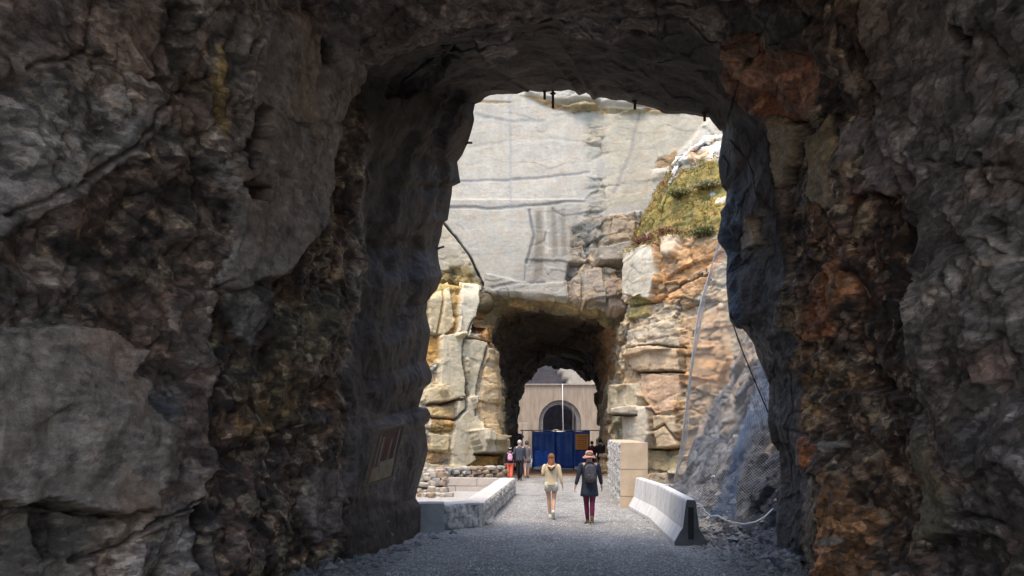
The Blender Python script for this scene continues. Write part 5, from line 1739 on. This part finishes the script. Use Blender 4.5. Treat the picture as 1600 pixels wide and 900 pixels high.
def plants():
    pts, nn = [], []
    rs = random.Random(8)
    while len(pts) < 7000:
        x, y = rs.uniform(4.6, 11.5), rs.uniform(30, 37.5)
        loc, n_ = drop(x, y, 25)
        if loc.z < 9.9 or loc.z > 13.6 or n_.z < .25: 
            if rs.random() < .0002: break
            continue
        pts.append(loc); nn.append(n_)
    P = np.array([tuple(p) for p in pts], np.float32); Nn = np.array([tuple(p) for p in nn])
    k = fbm(P * .8, 4, 61)
    keep = k > -.35
    P, Nn, k = P[keep], Nn[keep], k[keep]
    P = np.repeat(P, 6, 0) + RNG.normal(size=(len(P) * 6, 3)) * .06
    Nn = np.repeat(Nn, 6, 0); k = np.repeat(k, 6)
    n = len(P)
    g = fbm((P * 1.6).astype(np.float32), 3, 62)
    c = np.where((g > .1)[:, None], np.array((.32, .235, .075)), np.array((.21, .185, .06)))
    c = np.where((g < -.35)[:, None], np.array((.27, .14, .06)), c)
    c = c * RNG.uniform(.6, 1.4, (n, 1))
    V, Fq, cc = leaves_mesh(P, Nn, RNG.uniform(.04, .10, n), c, 5, .3)
    link("heather", np_mesh("heather", V, Fq, cc, shade=False), M_LEAF, kind='stuff')

    def bush(cx, cy, rad, h, n, col, label, seed, name="shrub"):
        loc, _ = drop(cx, cy, 25)
        r = empty(name, loc, label=label, cat="shrub")
        rs = np.random.RandomState(seed)
        bm = bmesh.new()
        tips = []
        for k in range(9):
            a = k * .7 + rs.rand(); q = rs.uniform(.4, 1)
            tip = Vector((math.cos(a) * rad * q, math.sin(a) * rad * q * .8, h * rs.uniform(.5, 1)))
            tube_into(bm, [Vector((0, 0, -.1)), tip * .5 + Vector((0, 0, .08)), tip], [.03, .018, .008], 5)
            tips.append(tip)
        link("stem", bm_mesh("stem", bm), mat("twig_bark", (.16, .10, .07), .9, .2, 20, 0), r)
        T = np.array([tuple(t) for t in tips])
        P = T[rs.randint(0, len(T), n)] * rs.uniform(.35, 1.05, (n, 1)) + rs.normal(size=(n, 3)) * np.array((rad * .22, rad * .2, h * .2))
        c = np.array(col) * rs.uniform(.55, 1.5, (n, 1))
        V, Fq, cc = leaves_mesh(P, np.tile((0, 0, 1.), (n, 1)), rs.uniform(.06, .13, n), c, seed, .32)
        link("foliage", np_mesh("foliage", V, Fq, cc, shade=False), M_LEAF, r)
    bush(8.1, 32.9, .6, .2, 1500, (.27, .25, .12), "olive grey shrub low on the mossy shelf, beside the tunnel wall", 11)
    bush(7.1, 33.6, .6, .22, 1500, (.17, .17, .06), "darker green shrub on the mossy shelf, left of the olive grey one", 12)
    bush(7.7, 31.9, .5, .25, 1300, (.13, .13, .045), "small dark shrub hanging at the lip of the shelf above the net", 13)
    bush(5.7, 34.1, .5, .4, 1200, (.20, .085, .05), "reddish brown shrub at the left lip of the shelf", 14)
    bush(6.5, 33.1, .45, .3, 1000, (.22, .11, .05), "rusty brown shrub at the middle of the shelf lip", 15)


plants()


# ------------------------------------------------------------------ people
SKIN = mat("skin", (.52, .33, .25), .55, .06, 8, 0)


def limb(p0, l1, l2, a1, a2, out, sx):
    """two-bone limb hanging from p0: a1 swing forward of the first bone, a2 of the second (degrees), out: sideways splay"""
    def d(a):
        a = math.radians(a)
        v = Vector((0, math.sin(a), -math.cos(a)))
        return Matrix.Rotation(math.radians(-out) * sx, 3, 'Y') @ v
    p1 = p0 + d(a1) * l1
    p2 = p1 + d(a2) * l2
    return p1, p2, d(a2)


def person(loc, yaw, H, label, group, top, bottom, hair, shoes, legs=((14, 8), (-16, -34)), arms=((-12, 2), (14, 26)),
           topk='jacket', bottomk='trousers', hem=.86, hairlen=.12, skin=SKIN, slim=1.0, sleeves=1.0, pants_w=1.0, hood=None, sole=None, skirt_w=1.0, splay=(8, 8), hat=None):
    s = H / 1.70
    r = empty("person", loc, yaw, label=label, cat="person", group=group)
    # legs: find the pelvis height that puts the lowest ankle on the ground
    hips, knees, ankles, ldirs = [], [], [], []
    for k, sx in enumerate((-1, 1)):
        hp = Vector((.085 * sx, 0, 0))
        kn, an, dd = limb(hp, .42, .40, legs[k][0], legs[k][1], -3.2, sx)
        hips.append(hp); knees.append(kn); ankles.append(an); ldirs.append(dd)
    low = min(a.z for a in ankles)
    pz = .085 - low
    up = Vector((0, 0, pz))
    hips = [h + up for h in hips]; knees = [h + up for h in knees]; ankles = [h + up for h in ankles]
    toes = []
    for k in range(2):
        tilt = math.radians(legs[k][1] * .9) if ankles[k].z > .12 else 0
        toes.append(ankles[k] + Vector((.02 * (-1 if k == 0 else 1), .17 * math.cos(tilt), -.055 + .17 * math.sin(tilt))))
    pel = Vector((0, 0, pz + .03)); wai = Vector((0, .0, pz + .17)); che = Vector((0, .012, pz + .38)); nb = Vector((0, 0, pz + .53))
    hb = Vector((0, .02, pz + .60)); hc = Vector((0, .025, pz + .68)); ht = Vector((0, .01, pz + .755))
    sh, elb, wri, adir = [], [], [], []
    for k, sx in enumerate((-1, 1)):
        p = Vector((.165 * sx * slim, 0, pz + .485))
        e, w, dd = limb(p, .275, .24, arms[k][0], arms[k][1], splay[k], sx)
        sh.append(p); elb.append(e); wri.append(w); adir.append(dd)
    bm = bmesh.new()
    lay = bm.verts.layers.skin.verify()

    def V(p, rx, ry=None, root=False):
        v = bm.verts.new(p * s); v[lay].radius = (rx * s, (ry or rx) * s); v[lay].use_root = root
        return v

    def E(a, b): bm.edges.new((a, b)); return b
    vp = V(pel, .125, .10, True); vw = E(vp, V(wai, .11, .085)); vc = E(vw, V(che, .13, .095)); vn = E(vc, V(nb, .055)); vh = E(vn, V(hb, .06, .065)); vm_ = E(vh, V(hc, .076, .09)); E(vm_, V(ht, .058, .07))
    for k, sx in enumerate((-1, 1)):
        a = E(vp, V(hips[k] + Vector((.01 * sx, 0, -.06)), .085)); b = E(a, V(knees[k], .052)); c0 = E(b, V(knees[k].lerp(ankles[k], .35), .054)); c = E(c0, V(ankles[k], .034)); E(c, V(toes[k], .032, .022))
        a = E(vc, V(sh[k], .052)); b = E(a, V(elb[k], .038)); c = E(b, V(wri[k], .025))
        pm = E(c, V(wri[k] + adir[k] * .075, .034, .018))
        side = Vector((0, 1, 0)); side = (side - adir[k] * side.dot(adir[k])).normalized()
        cur = Vector((-sx, 0, 0))
        for f, (off, ln) in enumerate(((-.027, .062), (-.009, .074), (.009, .078), (.026, .07))):
            k0 = V(wri[k] + adir[k] * .09 + side * off, .0085)
            E(pm, k0)
            k1 = E(k0, V(wri[k] + adir[k] * (.09 + ln * .55) + side * off * 1.1 + cur * .012, .008))
            E(k1, V(wri[k] + adir[k] * (.09 + ln) + side * off * 1.1 + cur * .034, .007))
        t1 = E(pm, V(wri[k] + adir[k] * .05 + side * .045 + cur * .01, .011)); E(t1, V(wri[k] + adir[k] * .095 + side * .058 + cur * .02, .009))
    # nose and ears
    E(vm_, V(hc + Vector((0, .105, -.012)), .013))
    for sx in (-1, 1): E(vm_, V(hc + Vector((.086 * sx, 0, -.01)), .013, .02))
    me = bpy.data.meshes.new("tmp"); bm.to_mesh(me); bm.free()
    o = bpy.data.objects.new("tmp", me); COL.objects.link(o)
    o.modifiers.new("skin", 'SKIN'); sb = o.modifiers.new("sub", 'SUBSURF'); sb.levels = 2; sb.render_levels = 2
    d2 = bpy.context.evaluated_depsgraph_get()
    me2 = bpy.data.meshes.new_from_object(o.evaluated_get(d2)); me2.name = "body"
    bpy.data.objects.remove(o)
    me2.materials.clear()
    for p in me2.polygons: p.use_smooth = True; p.material_index = 0
    link("body", me2, skin, r)
    for sx in (-1, 1):
        bm = bmesh.new(); bmesh.ops.create_icosphere(bm, subdivisions=1, radius=.011 * s)
        link("eye", bm_mesh("eye", bm, True), M_BLACKR, r, loc=(hc + Vector((.032 * sx, .088, .008))) * s)

    # ---- clothes
    def g(pts, rad, bm, sides=14, cap=True, upv=Vector((0, 1, 0))):
        tube_into(bm, [p * s for p in pts], [(a * s, b * s) for a, b in rad], sides, cap, up=upv)
    Z = lambda z, y=0: Vector((0, y, pz + z))
    bm = bmesh.new()
    hz = hem - .90      # hem relative to the pelvis
    w = skirt_w
    rings = [(hz, .185 * w, .135 * w), (hz + .06, .18 * w, .13 * w), (.0 if hz < -.08 else hz + .1, .165 * (1 + (w - 1) * .5), .122), (.15, .15 * slim, .112), (.27, .162 * slim, .12), (.38, .178 * slim, .122), (.45, .175 * slim, .11), (.495, .13, .085), (.535, .07, .065), (.55, .06, .06)]
    rings = sorted(rings, key=lambda q: q[0])
    g([Z(a) for a, _, _ in rings], [(b, c) for _, b, c in rings], bm, 18)
    for k, sx in enumerate((-1, 1)):
        end = elb[k].lerp(wri[k], .95) if sleeves >= 1 else sh[k].lerp(elb[k], .55)
        pts = [sh[k] + Vector((-.05 * sx, 0, .0)), sh[k] + Vector((.012 * sx, 0, -.015)), sh[k].lerp(elb[k], .5)]
        rad = [(.06, .06), (.068, .07), (.06, .062)]
        if sleeves >= 1:
            pts += [elb[k], elb[k].lerp(wri[k], .5), end]; rad += [(.052, .054), (.047, .048), (.04, .042)]
        else:
            pts.append(end); rad.append((.058, .06))
        g(pts, rad, bm, 12)
    tm = bm_mesh(topk, bm, True)
    ot = link(topk, tm, top, r)
    sd = ot.modifiers.new("sub", 'SUBSURF'); sd.levels = sd.render_levels = 1
    # bottoms
    bm = bmesh.new()
    pw = pants_w
    g([Z(-.10), Z(-.02), Z(.08), Z(.15)], [(.15, .115), (.165, .125), (.15, .115), (.135, .1)], bm, 16)
    for k, sx in enumerate((-1, 1)):
        if bottomk == 'shorts':
            e = hips[k].lerp(knees[k], .42)
            g([hips[k] + Vector((0, 0, .05)), hips[k] + Vector((.005 * sx, 0, -.05)), e], [(.09, .1), (.098, .105), (.1, .105)], bm, 14)
        else:
            g([hips[k] + Vector((0, 0, .04)), hips[k].lerp(knees[k], .25), knees[k], knees[k].lerp(ankles[k], .35), knees[k].lerp(ankles[k], .93)],
              [(.088, .098), (.09, .095), (.062 * pw, .066 * pw), (.06 * pw, .064 * pw), (.045 * pw ** 1.6, .05 * pw ** 1.6)], bm, 14)
    ob = link(bottomk, bm_mesh(bottomk, bm, True), bottom, r)
    # shoes
    for k, sx in enumerate((-1, 1)):
        A, T = ankles[k], toes[k]
        d = (T - A); d.z += .02; d.normalize()
        n_ = Vector((0, -d.z, d.y)) if abs(d.y) > .01 else Vector((0, 0, 1))
        n_.normalize()
        bm = bmesh.new()
        base = A - n_ * .045
        pts = [base - d * .075, base - d * .05, base + d * .03, base + d * .11, base + d * .185, base + d * .21]
        g(pts, [(.022, .02), (.036, .042), (.038, .045), (.045, .034), (.038, .024), (.02, .012)], bm, 12, upv=n_)
        g([A - n_ * .03, A + n_ * (.02 if not sole == 'boot' else .11)], [(.04, .05), (.042, .048)], bm, 12)
        so = link("shoe", bm_mesh("shoe", bm, True), shoes, r)
        bm = bmesh.new()
        g([p - n_ * .036 for p in pts], [(.024, .012), (.036, .012), (.038, .012), (.045, .012), (.038, .012), (.02, .01)], bm, 12, upv=n_)
        link("sole", bm_mesh("sole", bm, True), M_SOLE, so)
    # hair
    bm = bmesh.new()
    bmesh.ops.create_icosphere(bm, subdivisions=3, radius=1)
    for v in bm.verts:
        x, y, z = v.co
        q = Vector((x * .092, y * .108, z * .105))
        if y > .35 and z < .35: q *= .86
        q.y -= .012 * (z < .3)
        v.co = (hc + Vector((0, -.004, .022)) + q * (1 + .02 * math.sin(23 * x + 5 * z))) * s
    if hairlen > .1:
        L_ = hairlen
        g([hc + Vector((0, -.05, .03)), hc + Vector((0, -.085, -.08)), hc + Vector((0, -.135, -.17)), hc + Vector((0, -.17, -.17 - L_ * .5)), hc + Vector((0, -.165, -.17 - L_))],
          [(.07, .05), (.092, .055), (.10, .045), (.09, .04), (.03, .012)], bm, 14)
    link("hair", bm_mesh("hair", bm, True), hair, r)
    if hood:
        bm = bmesh.new()
        g([Vector((-.10, -.05, pz + .52)), Vector((-.06, -.115, pz + .48)), Vector((0, -.15, pz + .43)), Vector((.06, -.115, pz + .48)), Vector((.10, -.05, pz + .52))], [(.03, .03), (.05, .04), (.065, .05), (.05, .04), (.03, .03)], bm, 10, upv=Vector((0, 0, 1)))
        link("hood", bm_mesh("hood", bm, True), hood, r)
    if hat:
        bm = bmesh.new()
        prof = [(.0, .135), (.06, .13), (.088, .11), (.10, .06), (.108, .02), (.175, -.045), (.172, -.052), (.104, .008)]
        prof = [(q * .9, z * .9) for q, z in prof]
        rings = []
        for q, z in prof:
            rings.append([(hc + Vector((max(q, .002) * math.cos(a), max(q, .002) * math.sin(a), z + (.012 * math.sin(3 * a) if q > .15 else 0)))) * s for a in [2 * math.pi * j / 20 for j in range(20)]])
        loft_into(bm, rings, cap=True)
        link("hat", bm_mesh("hat", bm, True), hat, r)
    r['_'] = 0
    del r['_']
    return r, s, pz


M_SOLE = mat("shoe_sole", (.60, .58, .54), .7, .1, 20, 0)


def backpack(r, s, pz, m, label, size=(.27, .16, .40), ears=False, zc=.32):
    """a worn backpack: its own thing, standing where the wearer carries it"""
    a = r.rotation_euler.z
    c = Vector((0, -.115 - size[1] / 2 + .02, pz + zc)) * s
    w = Matrix.Rotation(a, 3, 'Z') @ c + r.location
    b = empty("backpack", w, a, label=label, cat="backpack")
    def rounded(sz, p):
        bm = bmesh.new()
        bmesh.ops.create_icosphere(bm, subdivisions=3, radius=1)
        for v in bm.verts:
            v.co = Vector([math.copysign(abs(q) ** p, q) for q in v.co])
            v.co = Vector((v.co.x * sz[0] / 2 * (1 - .12 * max(0, v.co.z)), v.co.y * sz[1] / 2, v.co.z * sz[2] / 2))
        return bm
    link("bag", bm_mesh("bag", rounded([q * s for q in size], .55), True), m, b)
    link("pocket", bm_mesh("pocket", rounded((size[0] * .75 * s, .07 * s, size[2] * .4 * s), .55), True), m, b, loc=(0, -size[1] * .5 * s, -size[2] * .2 * s))
    for sx in (-1, 1):
        tube("strap", [Vector((.07 * sx, size[1] * .4, size[2] * .42)) * s, Vector((.095 * sx, .13, size[2] * .5 + .03)) * s, Vector((.105 * sx, .25, size[2] * .3)) * s, Vector((.11 * sx, .25, -size[2] * .15)) * s, Vector((.10 * sx, .10, -size[2] * .35)) * s], .014 * s, m, b, 6)
    tube("carry_loop", [Vector((-.03, 0, size[2] * .46)) * s, Vector((-.02, 0, size[2] * .56)) * s, Vector((.02, 0, size[2] * .56)) * s, Vector((.03, 0, size[2] * .46)) * s], .008 * s, m, b, 6)
    return b


def people():
    fab = lambda n, c, **k: mat(n, c, .85, k.pop('var', .12), k.pop('scale', 14), k.pop('bump', .004), spec=.2, **k)
    g = "people walking on the path"
    # woman with the hat
    yaw = math.radians(2)
    r, s, pz = person(Vector(((921 - 800) / F * 18.2, 18.2, .0)), yaw, 1.68, "person in pink bucket hat, dark blue jacket and maroon trousers", g,
                      fab("navy_patterned_jacket", (.018, .024, .04), col2=(.05, .06, .085), scale=26), fab("maroon_trousers", (.16, .022, .065)), fab("grey_brown_hair", (.20, .14, .10)),
                      fab("brown_boots", (.12, .085, .05)), legs=((8, -6), (-5, -16)), arms=((-10, 4), (6, 20)), hem=.63, skirt_w=1.22, pants_w=.95, sole='boot', splay=(15, 12), hat=fab("pink_hat_cloth", (.72, .36, .28)), hairlen=.05, slim=1.16)
    backpack(r, s, pz, fab("charcoal_backpack_cloth", (.045, .045, .055), col2=(.12, .12, .14), scale=18), "dark backpack worn by the person in the pink bucket hat", (.27, .15, .42), zc=.28)
    # girl
    r, s, pz = person(Vector(((861.5 - 800) / F * 19.4, 19.4, .0)), math.radians(-2), 1.58, "person with long reddish hair, cream hooded jumper and pale shorts walking on the path", g,
                      fab("cream_knit", (.66, .54, .36), col2=(.76, .64, .46), scale=30), fab("pale_shorts_cloth", (.55, .56, .46), col2=(.70, .68, .60), scale=18), fab("auburn_hair", (.13, .045, .03), col2=(.30, .14, .07), scale=8, stretch=(3, 3, .4)),
                      fab("white_trainers", (.70, .69, .66)), legs=((4, -2), (-2, -46)), arms=((-8, 96), (-6, 4)), topk='jumper', bottomk='shorts', hem=.84, skirt_w=1.02, slim=1.08, hairlen=.16, splay=(10, 12),
                      hood=fab("cream_hood", (.68, .55, .36)), skin=mat("tanned_skin", (.50, .30, .20), .5, .06, 8, 0))
    # three people farther along on the left
    r, s, pz = person(Vector(((797 - 800) / F * 33.6, 33.6, .0)), 0, 1.48, "person with dark hair, black top and coral trousers beside the low wall", g,
                      fab("black_top", (.022, .024, .026)), fab("coral_trousers", (.75, .15, .09)), fab("black_hair", (.02, .018, .018)), fab("grey_shoes", (.3, .3, .3)),
                      legs=((8, 2), (-8, -16)), arms=((-5, 6), (6, 14)), topk='top', hem=.88, pants_w=1.25, hairlen=.06)
    backpack(r, s, pz, fab("pink_backpack_cloth", (.66, .36, .50)), "small pink backpack on the person in coral trousers", (.24, .14, .34), zc=.30)
    tube("hair_ribbon", [Vector((-.07, -.10, pz + .75)) * s, Vector((0, -.10, pz + .71)) * s, Vector((.07, -.10, pz + .75)) * s], [.02, .01, .02], fab("white_ribbon", (.75, .74, .72)), r, 6)
    person(Vector(((812 - 800) / F * 34.4, 34.4, .0)), 0, 1.76, "grey-haired person in a dark jacket and black trousers, left of the blue fence", g,
           fab("slate_jacket", (.07, .075, .10)), fab("black_trousers", (.018, .018, .02)), fab("silver_hair", (.45, .43, .42)), fab("dark_shoes", (.05, .05, .05)),
           legs=((7, 0), (-9, -20)), arms=((-6, 8), (8, 16)), hem=.82, slim=1.12, hairlen=.0)
    person(Vector(((823 - 800) / F * 36.0, 36.0, .0)), math.radians(-6), 1.72, "person in a grey coat with bare calves, half hidden beside the grey-haired one", g,
           fab("grey_coat", (.15, .13, .13)), fab("grey_shorts", (.16, .14, .13)), fab("brown_hair", (.08, .06, .05)), fab("brown_shoes", (.12, .07, .04)),
           legs=((-8, -22), (10, 4)), arms=((4, 12), (-6, 8)), bottomk='shorts', topk='coat', hem=.74, hairlen=.0)
    # two people at the right end of the fence
    person(Vector(((925 - 800) / F * 42.6, 42.6, .0)), math.radians(10), 1.62, "person in a maroon coat standing under the orange notice at the fence", g,
           fab("maroon_coat", (.085, .018, .018)), fab("dark_red_trousers", (.05, .015, .015)), fab("dark_brown_hair", (.04, .025, .02)), fab("black_shoes", (.03, .03, .03)),
           legs=((3, 0), (-3, -6)), arms=((4, 30), (6, 20)), topk='coat', hem=.72, hairlen=.06)
    person(Vector(((938 - 800) / F * 41.2, 41.2, .0)), math.radians(-20), 1.74, "person dressed all in black standing at the right end of the blue fence", g,
           fab("black_jacket", (.015, .015, .017)), fab("black_jeans", (.015, .015, .018)), fab("near_black_hair", (.02, .015, .012)), fab("black_boots", (.02, .02, .02)),
           legs=((4, 0), (-5, -10)), arms=((8, 60), (4, 16)), hem=.80, slim=1.1, hairlen=.0)


people()
